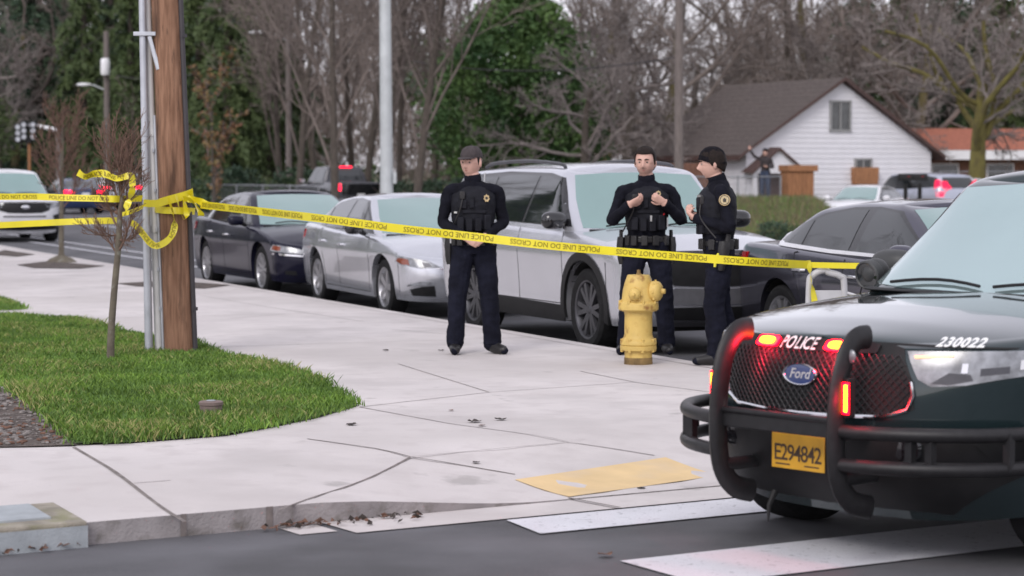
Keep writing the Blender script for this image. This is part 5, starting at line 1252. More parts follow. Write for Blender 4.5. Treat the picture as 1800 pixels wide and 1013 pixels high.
# ================================================================ trees
random.seed(11)
M['bark'] = pbr('bark', (.085, .07, .058), .9, var=.35, vs=6, bump=.8, bs=25, stretch=(5, 5, .8))
M['twig'] = pbr('twig_bark', (.165, .135, .12), .9, var=.25, vs=2)
M['twig2'] = pbr('grey_twig_bark', (.185, .16, .15), .9, var=.25, vs=2)
M['moss'] = pbr('mossy_bark', (.085, .07, .045), .95, var=.4, vs=3, bump=.8, bs=18, tint2=(.135, .115, .045))
M['moss2'] = pbr('olive_mossy_bark', (.085, .07, .03), .95, var=.4, vs=2.5, bump=.8, bs=18, tint2=(.17, .15, .04))
M['fir'] = pbr('fir_needles', (.026, .056, .034), .7, var=.4, vs=.9, tint2=(.055, .092, .042))
M['fir2'] = pbr('yellow_fir_needles', (.045, .078, .026), .7, var=.4, vs=.8, tint2=(.09, .125, .036))
M['cedar'] = pbr('cedar_sprays', (.034, .092, .032), .7, var=.4, vs=.7, tint2=(.13, .22, .06))
M['redleaf'] = pbr('red_leaves', (.20, .075, .05), .7, var=.4, vs=3, tint2=(.20, .16, .05))
def grow(mb, p, d, ln, r, lv, P):
    """one limb and, through recursion, everything on it"""
    rnd = random.random; n = P['seg'][lv]; pts = [p.copy()]; rs = [r]; q = p.copy(); dd = d.normalized(); dirs = [dd]
    for i in range(n):
        w = P['wob'][lv]; dd = (dd + V((random.gauss(0, w), random.gauss(0, w), random.gauss(0, w) + P['up'][lv]))).normalized()
        q = q + dd * (ln / n); pts.append(q.copy()); dirs.append(dd); rs.append(max(P['rmin'], r * (1 - (1 - P['taper']) * (i + 1) / n)))
    (P['trunk'] if lv <= P.get('tl', 0) and P.get('trunk') else mb).tube(pts, rs, (9, 6, 4, 3, 3, 3)[lv], cap=False)
    if lv + 1 >= len(P['seg']): return
    k = P['kids'][lv]
    for j in range(k):
        t = P['start'][lv] + (1 - P['start'][lv]) * (j + rnd()) / k; i = min(int(t * n), n - 1); f = t * n - i
        base = pts[i].lerp(pts[i + 1], f); ax = dirs[i + 1]; sd = ax.orthogonal().normalized(); sd = Matrix.Rotation(2 * pi * (j * .382 + rnd() * .3), 3, ax) @ sd
        an = rad(random.gauss(P['ang'][lv], 9)); nd = ax * cos(an) + sd * sin(an)
        grow(mb, base, nd, ln * P['lr'][lv] * (.65 + .6 * rnd()) * (1 - .45 * (t - P['start'][lv])), max(P['rmin'], rs[i] * P['rr'][lv]), lv + 1, P)
VASE = dict(seg=[7, 6, 5, 4, 3], wob=[.03, .07, .10, .14, .18], up=[.03, .10, .10, .06, .03], kids=[13, 9, 7, 7], start=[.11, .2, .15, .15], ang=[28, 30, 34, 38], lr=[.62, .45, .42, .42], rr=[.38, .46, .5, .6], taper=.35, rmin=.0095)
SPRD = dict(seg=[5, 7, 6, 5, 3], wob=[.06, .16, .20, .22, .25], up=[.02, .03, .02, .02, .0], kids=[8, 9, 8, 7], start=[.24, .22, .15, .15], ang=[55, 45, 42, 45], lr=[.85, .48, .45, .42], rr=[.48, .46, .5, .6], taper=.45, rmin=.0105)
def bare(P, seed, h, r, rmin=None):
    random.seed(seed); P = dict(P); P['trunk'] = MB(); P['rmin'] = rmin or P['rmin']; c = MB()
    grow(c, V((0, 0, -.2)), V((random.gauss(0, .04), random.gauss(0, .04), 1)), h, r, 0, P)
    for i, v in enumerate(P['trunk'].v): pass
    return P['trunk'], c
def tree_obj(name, trunk, crown, mats, label, group):
    root = empty(name, (0, 0, 0), 0, label, 'tree', group)
    trunk.build('trunk', mats[0], root, weld=False); crown.build('crown', mats[1], root, weld=False, smooth=False); return root
def leaf(mb, p, d, ln, w, m=0):
    d = d.normalized(); s = d.orthogonal().normalized(); s = Matrix.Rotation(random.uniform(0, 2 * pi), 3, d) @ s
    mb.add([p, p + d * ln * .5 + s * w, p + d * ln, p + d * ln * .5 - s * w], [(0, 1, 2, 3)], m)
def conifer(seed, h, rb, droop, dens=1.0, z0=.5, prof=1.0, ls=.32):
    random.seed(seed); t = MB(); c = MB(); t.tube([(0, 0, -.2), (0, 0, h * .5), (0, 0, h)], [.30, .2, .03], 9, cap=False); z = z0
    while z < h - .2:
        f = 1 - (z - z0) / (h - z0); L0 = rb * f**prof * (.8 + .4 * random.random()) + .15
        for k in range(int(7 * dens)):
            a = random.uniform(0, 2 * pi); L = L0 * random.uniform(.6, 1.15); dr = droop * random.uniform(.6, 1.4); pts = []
            for i in range(6):
                u = i / 5; pts.append(V((cos(a) * L * u, sin(a) * L * u, z + .25 * L * u - dr * L * u * u)))
            c.tube(pts, [.04 * f + .012, .03 * f + .01, .02, .015, .012, .008], 3, 1, cap=False)
            for i in range(int((5 + 9 * L) * dens)):
                u = random.uniform(.12, 1) ; j = min(int(u * 5), 4); b = pts[j].lerp(pts[j + 1], u * 5 - j); ax = (pts[j + 1] - pts[j]).normalized(); sd = V((-sin(a), cos(a), 0)) * random.choice((-1, 1))
                d = ax * random.uniform(.2, 1) + sd * random.uniform(.2, 1) + V((0, 0, random.uniform(-.9, .15)))
                for q in range(3): leaf(c, b + d * .07 * q, d + V((random.gauss(0, .35), random.gauss(0, .35), random.gauss(0, .25))), ls * random.uniform(.7, 1.4), ls * .16)
        z += .42 * random.uniform(.7, 1.3)
    return t, c
def broad(seed, h, r0, n, ls, zlow=.2):
    """dense broad evergreen: clumps of sprays on limbs through an egg-shaped volume"""
    random.seed(seed); t = MB(); c = MB(); t.tube([(0, 0, -.2), (.1, 0, h * .4), (0, 0, h * .9)], [.32, .22, .05], 9, cap=False)
    for k in range(n):
        z = zlow + (h - zlow) * random.random()**.85; f = (z - zlow) / (h - zlow); R_ = r0 * (sin(pi * min(1, (.22 + .78 * f)))**.75 if f > .3 else .62 + 1.0 * f) * (1 + .22 * noise.noise((k * .37, z, seed)))
        R_ = min(R_, r0 * 1.08); a = random.uniform(0, 2 * pi); rr = R_ * random.random()**.32; p = V((cos(a) * rr, sin(a) * rr, z)); o = V((cos(a), sin(a), .55)).normalized()
        if k % 6 == 0: c.tube([V((0, 0, max(.5, z - rr * .5))), p * .6 + V((0, 0, z * .36)), p], [.05, .03, .012], 3, 1, cap=False)
        for q in range(15):
            d = o * random.uniform(.2, 1.0) + V((random.gauss(0, .5), random.gauss(0, .5), random.gauss(0, .4))); leaf(c, p + V((random.gauss(0, .22), random.gauss(0, .22), random.gauss(0, .16))), d, ls * random.uniform(.6, 1.4), ls * .2)
    return t, c
PROTO = {}
def protos():
    t, c = bare(VASE, 21, 12, .15); PROTO['vase'] = tree_obj('bare_tree', t, c, (M['bark'], M['twig']), '', None)
    t, c = bare(VASE, 22, 14, .17); PROTO['vase2'] = tree_obj('bare_tree', t, c, (M['bark'], M['twig']), '', None)
    t, c = bare(SPRD, 31, 6.5, .26); PROTO['spread'] = tree_obj('bare_tree', t, c, (M['bark'], M['twig2']), '', None)
    t, c = bare(SPRD, 32, 8.5, .28); PROTO['spread2'] = tree_obj('bare_tree', t, c, (M['moss'], M['twig']), '', None)
    t, c = conifer(41, 17, 4.2, .75); PROTO['fir'] = tree_obj('conifer_tree', t, c, (M['bark'], M['fir']), '', None)
    t, c = conifer(42, 15, 3.6, .95, 1.1); PROTO['fir2'] = tree_obj('conifer_tree', t, c, (M['bark'], M['fir2']), '', None)
protos()
USED = set()
def tree(kind, px, d, label, group, s=1.0, rz=None, cat='tree'):
    src = PROTO[kind]
    o = src if kind not in USED else copy_tree(src); USED.add(kind)
    p = D(px, 300, d); o.location = (p.x, p.y, max(-.02, tz(p.x, p.y)) if SAB(p.x, p.y)[1] > 14 else 0); o.rotation_euler = (0, 0, random.uniform(0, 6.28) if rz is None else rz); o.scale = (s, s, s * random.uniform(.94, 1.06))
    return tag(o, label, cat, group)
random.seed(77)
GB = 'bare deciduous trees across the street'; GC = 'dark conifers behind the street'
con = 'tall dark conifer in the row left of the bare trees'
for px, d, s, k in ((20, 150, 1.1, 'fir'), (72, 142, 1.1, 'fir'), (112, 158, 1.25, 'fir'), (150, 134, 1.1, 'fir2'), (196, 146, 1.2, 'fir'), (232, 128, 1.0, 'fir2'), (300, 140, 1.2, 'fir'), (352, 122, 1.05, 'fir2'), (402, 112, 1.0, 'fir2'), (446, 128, 1.1, 'fir'), (478, 118, .95, 'fir2')):
    tree(k, px, d, con, GC, s)
va = 'bare brown tree with upright branches behind the parked sedans'
for px, d, s, k in ((492, 101, 1.0, 'vase'), (524, 92, .95, 'vase2'), (590, 79, 1.0, 'vase'), (560, 112, 1.1, 'vase2'), (640, 103, 1.05, 'vase2'), (666, 84, .85, 'vase2'), (700, 110, 1.1, 'vase'), (728, 80, .95, 'vase2'), (765, 96, 1.05, 'vase'), (800, 112, 1.1, 'vase2'), (620, 122, 1.2, 'vase')):
    tree(k, px, d, va, GB, s)
sp = 'leafless grey tree with spreading twigs between the cedar and the white house'
for px, d, s, k in ((1022, 84, .80, 'spread'), (1062, 104, 1.05, 'spread2'), (1100, 90, .95, 'spread'), (1150, 96, 1.0, 'spread2'), (1130, 118, 1.2, 'vase2'), (1220, 108, 1.05, 'spread'), (1010, 118, 1.1, 'vase')):
    tree(k, px, d, sp, GB, s)
bh = 'bare brown tree rising behind the roof of the white house'
for px, d, s, k in ((1290, 122, 1.15, 'spread2'), (1340, 112, 1.1, 'spread'), (1395, 108, 1.1, 'vase'), (1440, 116, 1.2, 'spread2'), (1490, 106, 1.05, 'spread'), (1540, 114, 1.15, 'vase2'), (1590, 108, 1.1, 'spread2'), (1640, 118, 1.2, 'spread')):
    tree(k, px, d, bh, GB, s)
tree('spread', -30, 134, 'bare brown tree at the far left edge above the white police SUV', GB, 1.35); tree('spread2', 22, 140, 'leafless tree between the far left edge and the thin leaning utility pole', GB, 1.2)
tree('fir', 1668, 124, 'dark conifer showing between the branches of the mossy tree', GC, 1.0); tree('fir2', 1760, 116, 'dark conifer at the right edge behind the orange roofed house', GC, 1.0); tree('fir', 1500, 136, 'conifer top half hidden in the twigs above the peak of the white house', GC, 1.0); tree('fir2', 1585, 128, 'conifer right of the white house peak among bare branches', GC, 1.0); tree('fir', 1715, 132, 'dark conifer directly behind the crown of the mossy tree', GC, 1.15); tree('fir', 1620, 150, 'distant conifer top behind the white house roof', GC, 1.1)
t, c = broad(51, 9.0, 3.9, 2000, .27); ced = tree_obj('cedar_tree', t, c, (M['bark'], M['cedar']), 'broad dense green evergreen behind the officer in the cap', None)
p = D(915, 300, 93); ced.location = (p.x, p.y, 0)
t, c = bare(dict(SPRD, kids=[9, 10, 7, 6], seg=[5, 9, 6, 5, 3], ang=[62, 42, 42, 45], lr=[1.25, .45, .45, .42], rr=[.5, .45, .5, .6], start=[.42, .2, .15, .15], up=[.02, .035, .03, .02, .0], rmin=.013, tl=1), 61, 5.2, .40); mt = tree_obj('mossy_tree', t, c, (M['moss2'], M['twig2']), 'large bare tree with a thick mossy trunk before the orange roofed house', None)
p = D(1716, 300, 86); mt.location = (p.x, p.y, 0)
# small tree with the last red and olive leaves, right of the pole
t, c = bare(dict(VASE, kids=[8, 5, 4], seg=[5, 4, 4, 3], wob=[.05, .1, .12, .15], up=[.03, .06, .05, .03]), 71, 3.6, .07, .010); lf = MB(); random.seed(5)
for v in random.sample(c.v, 700): leaf(lf, V(v), V((random.gauss(0, 1), random.gauss(0, 1), random.gauss(0, .6) - .4)), random.uniform(.10, .2), .05)
rt = tree_obj('small_tree', t, c, (M['bark'], M['twig']), 'small tree with a few red and olive leaves right of the wooden utility pole', None); lf.build('leaves', M['redleaf'], rt, weld=False, smooth=False); tag(rt, cat='tree')
p = D(372, 300, 89); rt.location = (p.x, p.y, 0); rt.scale = (1.25, 1.25, 1.25)
lf = MB(); random.seed(6); t, c = bare(dict(VASE, kids=[7, 5, 4], seg=[5, 4, 4, 3], wob=[.05, .1, .12, .15], up=[.03, .06, .05, .03]), 72, 3.4, .06, .010)
for v in random.sample(c.v, 260): leaf(lf, V(v), V((random.gauss(0, 1), random.gauss(0, 1), random.gauss(0, .6) - .4)), random.uniform(.10, .2), .05)
rt2 = tree_obj('small_tree', t, c, (M['bark'], M['twig']), 'small half-bare tree with yellowish leaves left of the grey riser pipe', None); lf.build('leaves', M['fir2'], rt2, weld=False, smooth=False)
p = D(233, 300, 112); rt2.location = (p.x, p.y, 0); rt2.scale = (1.5, 1.5, 1.5)
t, c = broad(53, 3.6, .9, 120, .2, .9); b3 = tree_obj('small_tree', t, c, (M['bark'], M['fir2']), 'small yellow-green tree at the left frame edge above the white police SUV', None); p = D(-8, 300, 128); b3.location = (p.x, p.y, 1.2); b3.scale = (1.2, 1.2, 1.2)
# unseen near-side trees, added to fill and darken the parked cars' reflections
for k_ in range(15):
    o = copy_tree(PROTO['fir2' if k_ % 3 else 'vase2']); q_p = S(12 + 7.5 * k_, -12.5 - 2.5 * (k_ % 2)); o.location = (q_p.x, q_p.y, .15); s_ = .85 + .07 * (k_ % 4); o.scale = (s_, s_, s_ * 1.2); o.rotation_euler = (0, 0, k_ * 1.3)
    tag(o, 'tree beyond the left frame edge, added as a dark reflection in the parked cars', 'tree', 'unseen trees left of the frame')
# far wood: one mass
random.seed(8); wv, wf, wm = [], [], []
def top_h(px):
    f = crv([(-300, 15), (500, 14), (540, 8), (575, 7.5), (600, 13), (760, 12.5), (820, 9), (1000, 7), (1050, 6), (1180, 5.4), (1290, 7), (1340, 12), (1650, 12.5), (1800, 11), (2300, 14)])
    return f(px)
n = 0
while n < 106000:
    px = random.uniform(-260, 2080) if n < 88000 else random.uniform(-1300, -200); d = random.uniform(150, 200); H_ = top_h(px) * d / 165; z = random.random()**.9 * H_ * (1.0 + .25 * noise.noise((px * .02, d * .1, 0)))
    p = D(px, 300, d); p.z = z; o = len(wv); green = noise.noise((px * .006, z * .12, d * .02)) + (.30 if px < 480 or px > 1600 else -.2) + (.25 if z < 2.2 else 0)
    if green > .12: dv = V((random.gauss(0, 1), random.gauss(0, 1), random.gauss(-.3, .7))).normalized(); L = random.uniform(.35, .8); w = L * .22; m = 1 if random.random() < .65 else 2
    else: dv = V((random.gauss(0, .45), random.gauss(0, .45), 1)).normalized(); L = random.uniform(.8, 2.0); w = random.uniform(.018, .036); m = 0
    s_ = V((1, 0, 0)); s_ = (s_ - dv * s_.dot(dv)).normalized()
    wv += [tuple(p - s_ * w), tuple(p + dv * L * .5 - s_ * w * 1.2), tuple(p + dv * L), tuple(p + dv * L * .5 + s_ * w * 1.2)]; wf.append((o, o + 1, o + 2, o + 3)); wm.append(m); n += 1
me = bpy.data.meshes.new('woodland'); me.from_pydata(wv, [], wf)
for k in ('twig', 'fir', 'fir2'): me.materials.append(M[k])
me.polygons.foreach_set('material_index', wm); wo_ = bpy.data.objects.new('woodland', me); COL.objects.link(wo_); tag(wo_, 'far brown and green woodland filling the background', 'woodland', kind='stuff')
# undergrowth along the far pavement
random.seed(9); GS_ = 'shrubs along the far side of the street'
def shrub(seed, w, h, n, mat):
    random.seed(seed); c = MB(); st = MB()
    for k in range(7): a = random.uniform(0, 6.28); st.tube([(0, 0, -.05), (cos(a) * w * .3, sin(a) * w * .3, h * .5), (cos(a) * w * .5, sin(a) * w * .5, h * .85)], [.02, .014, .006], 4, cap=False)
    for k in range(n):
        a = random.uniform(0, 6.28); t_ = random.random(); rr = w * .5 * random.random()**.4 * (1 - .35 * t_); p_ = V((cos(a) * rr, sin(a) * rr, h * t_ * (1 - .25 * rr / w)))
        leaf(c, p_, V((random.gauss(0, 1), random.gauss(0, 1), random.gauss(.3, .7))), random.uniform(.12, .26), .05)
    r_ = empty('shrub', (0, 0, 0), 0, '', 'shrub', GS_); st.build('stem', M['bark'], r_, weld=False); c.build('foliage', M[mat], r_, weld=False, smooth=False); return r_
SH = [shrub(1, 2.4, 1.5, 1100, 'fir'), shrub(2, 2.0, 1.1, 800, 'fir2')]; us = [0, 0]
for px, d, s, k, lab in [(355 + 28 * i, 92 + 6 * random.random(), random.uniform(.8, 1.3), i % 2, 'dark shrub in the hedge row behind the navy sedan') for i in range(8)] + [(700 + 34 * i, 82 + 5 * random.random(), random.uniform(.7, 1.1), i % 2, 'low shrub behind the silver sedan and the officer in the cap') for i in range(9)] + [(20 + 36 * i, 140, 1.3, 0, 'dark shrub below the conifers at the left') for i in range(6)] + [(1718, 80, .55, 1, 'small green bush in front of the white car at the right'), (1392, 52, .42, 1, 'low scrub on the bank behind the charcoal sedan'), (1362, 50, .40, 0, 'dark scrub on the bank right of the profile officer')]:
    o = SH[k] if not us[k] else copy_tree(SH[k]); us[k] = 1; p = D(px, 300, d); o.location = (p.x, p.y, max(0, tz(p.x, p.y))); o.scale = (s, s, s); o.rotation_euler = (0, 0, random.uniform(0, 6)); tag(o, lab, 'shrub', GS_)
bv, bf, bm_ = [], [], []; random.seed(44)
for k in range(15000):
    p = D(random.uniform(1180, 1500), 300, random.uniform(44, 79)); z = tz(p.x, p.y)
    if SAB(p.x, p.y)[1] < 16.2: continue
    h = random.uniform(.06, .26) * (1 + .6 * noise.noise((p.x * .6, p.y * .3, 2))); lx, ly = random.gauss(0, .3) * h, random.gauss(0, .3) * h; o = len(bv)
    bv += [(p.x - .014, p.y, z - .01), (p.x + .014, p.y, z - .01), (p.x + lx, p.y + ly, z + h)]; bf.append((o, o + 1, o + 2)); bm_.append(0 if random.random() < .55 else (1 if random.random() < .6 else 2))
me = bpy.data.meshes.new('bank_grass'); me.from_pydata(bv, [], bf)
for m_ in (M['drygrass'], M['g0'], pbr('straw', (.20, .17, .09), .9, var=.3, vs=3)): me.materials.append(m_)
me.polygons.foreach_set('material_index', bm_); bo_ = bpy.data.objects.new('bank_grass', me); COL.objects.link(bo_); tag(bo_, 'rough olive and straw grass on the bank below the white house', 'grass', kind='stuff')
# ---------------------------------------------------------------- the two young street trees
M['young'] = pbr('young_bark', (.115, .095, .075), .9, var=.3, vs=12, bump=.6, bs=60, tint2=(.17, .15, .11)); M['youngtwig'] = pbr('young_twigs', (.16, .095, .07), .8, var=.3, vs=9)
add_spots(M['young'], 14, (.24, .24, .20), .58, .68, amt=.7)
b0 = Gs(194, 636); sc = b0.y / 4000
def yt(px, py, dy=0): return V(((px - 194) * sc, dy, (636 - py) * sc - .01))
tr, cr = MB(), MB(); random.seed(14)
tr.tube(smooth_path([yt(194, 637), yt(196, 580), yt(201, 520), yt(206, 470), yt(210, 430), yt(212, 390), yt(215, 350), yt(213, 318)], 4), [.034, .033, .032, .031, .030, .029, .029, .028, .028, .027, .027, .027, .027, .026, .026, .026, .027, .028, .026, .024, .023, .022, .021, .020, .019, .018, .016, .014, .013], 10)
YP = dict(seg=[6, 5, 4], wob=[.08, .12, .16], up=[.14, .16, .10], kids=[11, 6], start=[.12, .15], ang=[30, 34], lr=[.62, .5], rr=[.45, .55], taper=.4, rmin=.0021)
for (px, py), (ex, ey), r in (((209, 440), (262, 395), .014), ((209, 445), (172, 405), .013), ((211, 400), (165, 330), .012), ((212, 385), (250, 320), .012), ((213, 350), (200, 262), .008), ((213, 350), (232, 270), .008), ((212, 370), (182, 330), .008), ((213, 345), (255, 300), .008), ((213, 360), (190, 255), .011), ((214, 340), (218, 235), .012), ((214, 345), (245, 260), .011), ((213, 330), (228, 222), .010), ((213, 352), (178, 300), .010), ((213, 372), (158, 372), .009), ((210, 418), (252, 435), .011), ((213, 325), (205, 240), .010), ((212, 365), (268, 345), .009), ((210, 410), (160, 430), .010)):
    a, e = yt(px, py), yt(ex, ey, random.uniform(-.22, .22)); grow(cr, a, e - a, (e - a).length, r * .8, 0, YP)
for k in range(8): a = yt(209 + random.uniform(-2, 5), 445 - 100 * random.random()); cr.ball(a, random.uniform(.012, .02), 6, 4)
y1 = empty('young_tree', b0, 0, 'small leafless street tree on the lawn with yellow tape in its branches', 'tree'); tr.build('trunk', M['young'], y1, weld=False); cr.build('crown', M['youngtwig'], y1, weld=False)
y2 = empty('young_tree', Gs(108, 461), 0, 'thin leafless young tree in the far pavement well beside the white police SUV', 'tree'); t_, c_ = MB(), MB()
t_.tube([(0, 0, 0), (.01, 0, .8), (.03, 0, 1.6), (.05, 0, 2.3)], [.05, .04, .032, .02], 8); t_.lathe([(.3, -.02), (.2, .06), (.06, .12), (.04, .2)], 12)
for k in range(9): grow(c_, V((.01 + .015 * k / 4, 0, .9 + .15 * k)), V((cos(k * 2.4), sin(k * 2.4), 1.1)), .8, .012, 0, dict(YP, rmin=.005))
t_.build('trunk', M['young'], y2, weld=False); c_.build('crown', M['youngtwig'], y2, weld=False)
# tape round the young tree and running off to the left
dT = b0.y
tape('police_tape', smooth_path([tp(-60, 343, dT + .35), tp(0, 346, dT + .3), tp(60, 346, dT + .2), tp(120, 348, dT + .12), tp(170, 349, dT + .05), tp(206, 350, dT - .05), tp(250, 349, bp.y - .30)], 10), .055, 'upper yellow tape running from the wooden pole past the young tree to the left', flip=False, twist=lambda t: .25 * sin(8 * t))
tape('police_tape', smooth_path([tp(-60, 398, dT + 1.2), tp(0, 396, dT + 1.2), tp(80, 392, dT + 1.1), tp(150, 389, dT + 1.0), tp(212, 388, dT + .05)], 10), .055, 'lower yellow tape running left from the young tree across the white police SUV', text=False, twist=lambda t: .2 * sin(6 * t))
scr = empty('police_tape', (0, 0, 0), 0, 'crumpled yellow tape scraps caught in the branches of the young tree', 'police tape')
tape('scrap', smooth_path([tp(137, 303, dT - .1), tp(150, 311, dT - .12), tp(165, 306, dT - .1), tp(185, 306, dT - .12), tp(205, 314, dT - .1), tp(228, 309, dT - .1), tp(234, 318, dT - .08)], 6), .062, None, flip=False, phrase='POLICE LINE', parent=scr, twist=lambda t: .7 * sin(7 * t))
tape('scrap', smooth_path([tp(231, 310, dT - .1), tp(233, 330, dT - .12), tp(228, 350, dT - .1), tp(222, 365, dT - .12), tp(219, 378, dT - .1)], 6), .055, None, text=False, parent=scr, twist=lambda t: 1.2 + .9 * sin(6 * t))
tape('scrap', smooth_path([tp(215, 377, dT - .08), tp(232, 372, dT - .12), tp(252, 363, bp.y - .3)], 6), .035, None, text=False, parent=scr)
# ================================================================ houses
M['siding'] = pbr('white_siding', (.74, .735, .77), .6, var=.03, vs=3); M['shingle'] = pbr('brown_shingles', (.085, .068, .062), .9, var=.3, vs=9, bump=.6, bs=30)
M['fascia'] = pbr('brown_fascia', (.085, .05, .045), .7, var=.2); M['winframe'] = pbr('grey_window_frame', (.30, .30, .30), .6); M['pane'] = pbr('window_pane', (.05, .055, .055), .1, coat=1, var=.4, vs=3)
M['brick'] = pbr('brown_brick', (.20, .10, .07), .9, var=.3, vs=12); M['cedarwood'] = pbr('cedar_boards', (.32, .15, .07), .8, var=.25, vs=4, stretch=(6, 6, 1)); M['clay'] = pbr('orange_shingles', (.34, .12, .075), .9, var=.2, vs=6)
pk = D(1478, 140, 85); zE = 2.45; hw = 4.1; hu = V((.90, .43, 0)).normalized(); hv = V((-hu.y, hu.x, 0)); zP = pk.z - .08
house = empty('white_house', (pk.x, pk.y, 0), atan2(hu.y, hu.x), 'white gabled house with lap siding and a brown shingle roof', 'house')     # local x along the gable, y backwards
q = MB(); z = -.3; st_ = .19
while z < zP:
    z1 = min(z + st_, zP); w0 = hw if z <= zE else hw * (zP - z) / (zP - zE); w1 = hw if z1 <= zE else hw * (zP - z1) / (zP - zE)
    q.add([(-w0, -.022, z), (w0, -.022, z), (w1, -.002, z1), (-w1, -.002, z1)], [(0, 1, 2, 3)]); q.add([(-w0, -.022, z), (w0, -.022, z), (w0, .0, z), (-w0, 0, z)], [(0, 1, 2, 3)])
    if z < zE:
        zt_ = min(z1, zE)
        for sx in (-1, 1): q.add([(sx * (hw + .022), 0, z), (sx * (hw + .022), 8, z), (sx * hw, 8, zt_), (sx * hw, 0, zt_)], [(0, 1, 2, 3)])
    z += st_
q.add([(-hw, 8, -.3), (hw, 8, -.3), (hw, 8, zE), (0, 8, zP), (-hw, 8, zE)], [(0, 1, 2, 3, 4)]); q.build('wall', M['siding'], house, weld=False, smooth=False)
q = MB(); sl_ = Vector((hw, 0, zE - zP)).normalized()
for sx in (-1, 1):
    e = V((sx * (hw + .45), 0, zP + (zE - zP) * (hw + .45) / hw)); r_ = V((0, 0, zP + .05)); n_ = V((sx * -(zE - zP), 0, hw)).normalized() * .10; k = 16; vs = []
    for i in range(k + 1):
        pz = r_.lerp(e, i / k) + V((0, 0, .10)); vs += [pz + V((0, -.32, 0)), pz + V((0, 8.3, 0))]
        if i < k: pz2 = r_.lerp(e, (i + 1) / k) + V((0, 0, .10)) + n_ * .05; vs += [pz2 + V((0, -.32, 0)), pz2 + V((0, 8.3, 0))]
    q.add(vs, [(2 * i, 2 * i + 1, 2 * i + 3, 2 * i + 2) for i in range(len(vs) // 2 - 1)])
    q.add([r_ + V((0, -.32, .0)), r_ + V((0, 8.3, 0)), e + V((0, 8.3, 0)), e + V((0, -.32, 0))], [(0, 1, 2, 3)], 1)
    q.add([r_ + V((0, -.33, .12)), e + V((0, -.33, .12)), e + V((0, -.33, .0)), r_ + V((0, -.33, -.02))], [(0, 1, 2, 3)], 1); q.add([e + V((0, -.33, .12)), e + V((0, 8.3, .12)), e + V((0, 8.3, -.08)), e + V((0, -.33, -.08))], [(0, 1, 2, 3)], 1)
q.build('roof', [M['shingle'], M['fascia']], house, weld=False, smooth=False)
def window(x, z, w, h, fr='winframe'):
    q = MB()
    for dx, dz, sw, sh_ in ((0, h / 2, w + .1, .07), (0, -h / 2, w + .1, .07), (-w / 2, 0, .07, h), (w / 2, 0, .07, h), (0, 0, .05, h)): q.box((x + dx, -.04, z + dz), (sw, .07 if dx == 0 and dz == 0 else .09, sh_))
    f_ = q.build('window', M[fr], house, weld=False); q = MB(); q.box((x, -.026, z), (w, .012, h)); q.build('pane', M['pane'], f_); return f_
def hloc(px, py):
    d = ray(px, py); o = V((pk.x, pk.y, 0)); t = (o - V((0, 0, HC))).dot(hv) / d.dot(hv); P_ = V((0, 0, HC)) + d * t; return (P_ - o).dot(hu), P_.z
x_, z_ = hloc(1476, 204); window(x_, z_, .86, 1.1)
x_, z_ = hloc(1516, 300); wf_ = window(x_, z_ + .12, .70, .62)
q = MB(); zz = z_ - .30; q.prism([(-.50, -.22), (.50, -.22), (.53, .05), (.53, .42), (-.53, .42), (-.53, .05)], 0, .28, M=Matrix.Translation((x_, -.03, zz)) @ Matrix.Rotation(pi / 2, 4, 'X')); q.build('window_box', M['cedarwood'], wf_)
# porch
x0, zz0 = hloc(1353, 262); q = MB(); pw, ph_, pd = 1.05, .78, .6
porch = empty('porch', (0, 0, 0)); porch.parent = house
q.add([(x0 - pw, -pd, zz0 - ph_), (x0 + pw, -pd, zz0 - ph_), (x0, -pd, zz0)], [(0, 1, 2)]); q.box((x0 - pw + .08, -pd + .06, (zz0 - ph_) / 2 - .1), (.14, .12, zz0 - ph_ + .2)); q.box((x0 + pw - .08, -pd + .06, (zz0 - ph_) / 2 - .1), (.14, .12, zz0 - ph_ + .2)); q.box((x0, -pd + .05, zz0 - ph_ - .06), (2 * pw, .1, .12))
q.build('porch_front', M['siding'], porch, weld=False)
q = MB()
for sx in (-1, 1): q.add([(x0, -pd - .12, zz0 + .06), (x0, 0, zz0 + .06), (x0 + sx * (pw + .2), 0, zz0 + .06 - ph_ * (pw + .2) / pw), (x0 + sx * (pw + .2), -pd - .12, zz0 + .06 - ph_ * (pw + .2) / pw), (x0, -pd - .12, zz0 - .05), (x0 + sx * (pw + .2), -pd - .12, zz0 - .05 - ph_ * (pw + .2) / pw)], [(0, 1, 2, 3), (0, 3, 5, 4)])
q.build('porch_roof', M['fascia'], porch, weld=False, smooth=False)
q = MB(); q.box((x0, -.03, .95), (.95, .05, 2.0)); q.build('door', M['fascia'], house)
# low brick wing under the long eave at the left
q = MB(); q.box((-hw - .6, 5, 1.0), (1.2, 5.4, 2.0)); q.build('side_wing', M['brick'], house)
# wooden bin store in front of the house
p = D(1401, 340, 80); bs_ = empty('wooden_bin_store', (p.x, p.y, tz(p.x, p.y)), .3, 'brown cedar board bin store beside the porch of the white house', 'bin store'); q = MB(); hS = D(1401, 296, 80).z - tz(p.x, p.y)
for k in range(7): q.box((-.42 + .14 * k, 0, hS / 2), (.13, .7, hS))
q.build('boards', M['cedarwood'], bs_, bevel=.008); q = MB(); q.box((.04, 0, hS + .0), (1.14, .85, .22)); q.build('lid', M['cedarwood'], bs_, bevel=.01)
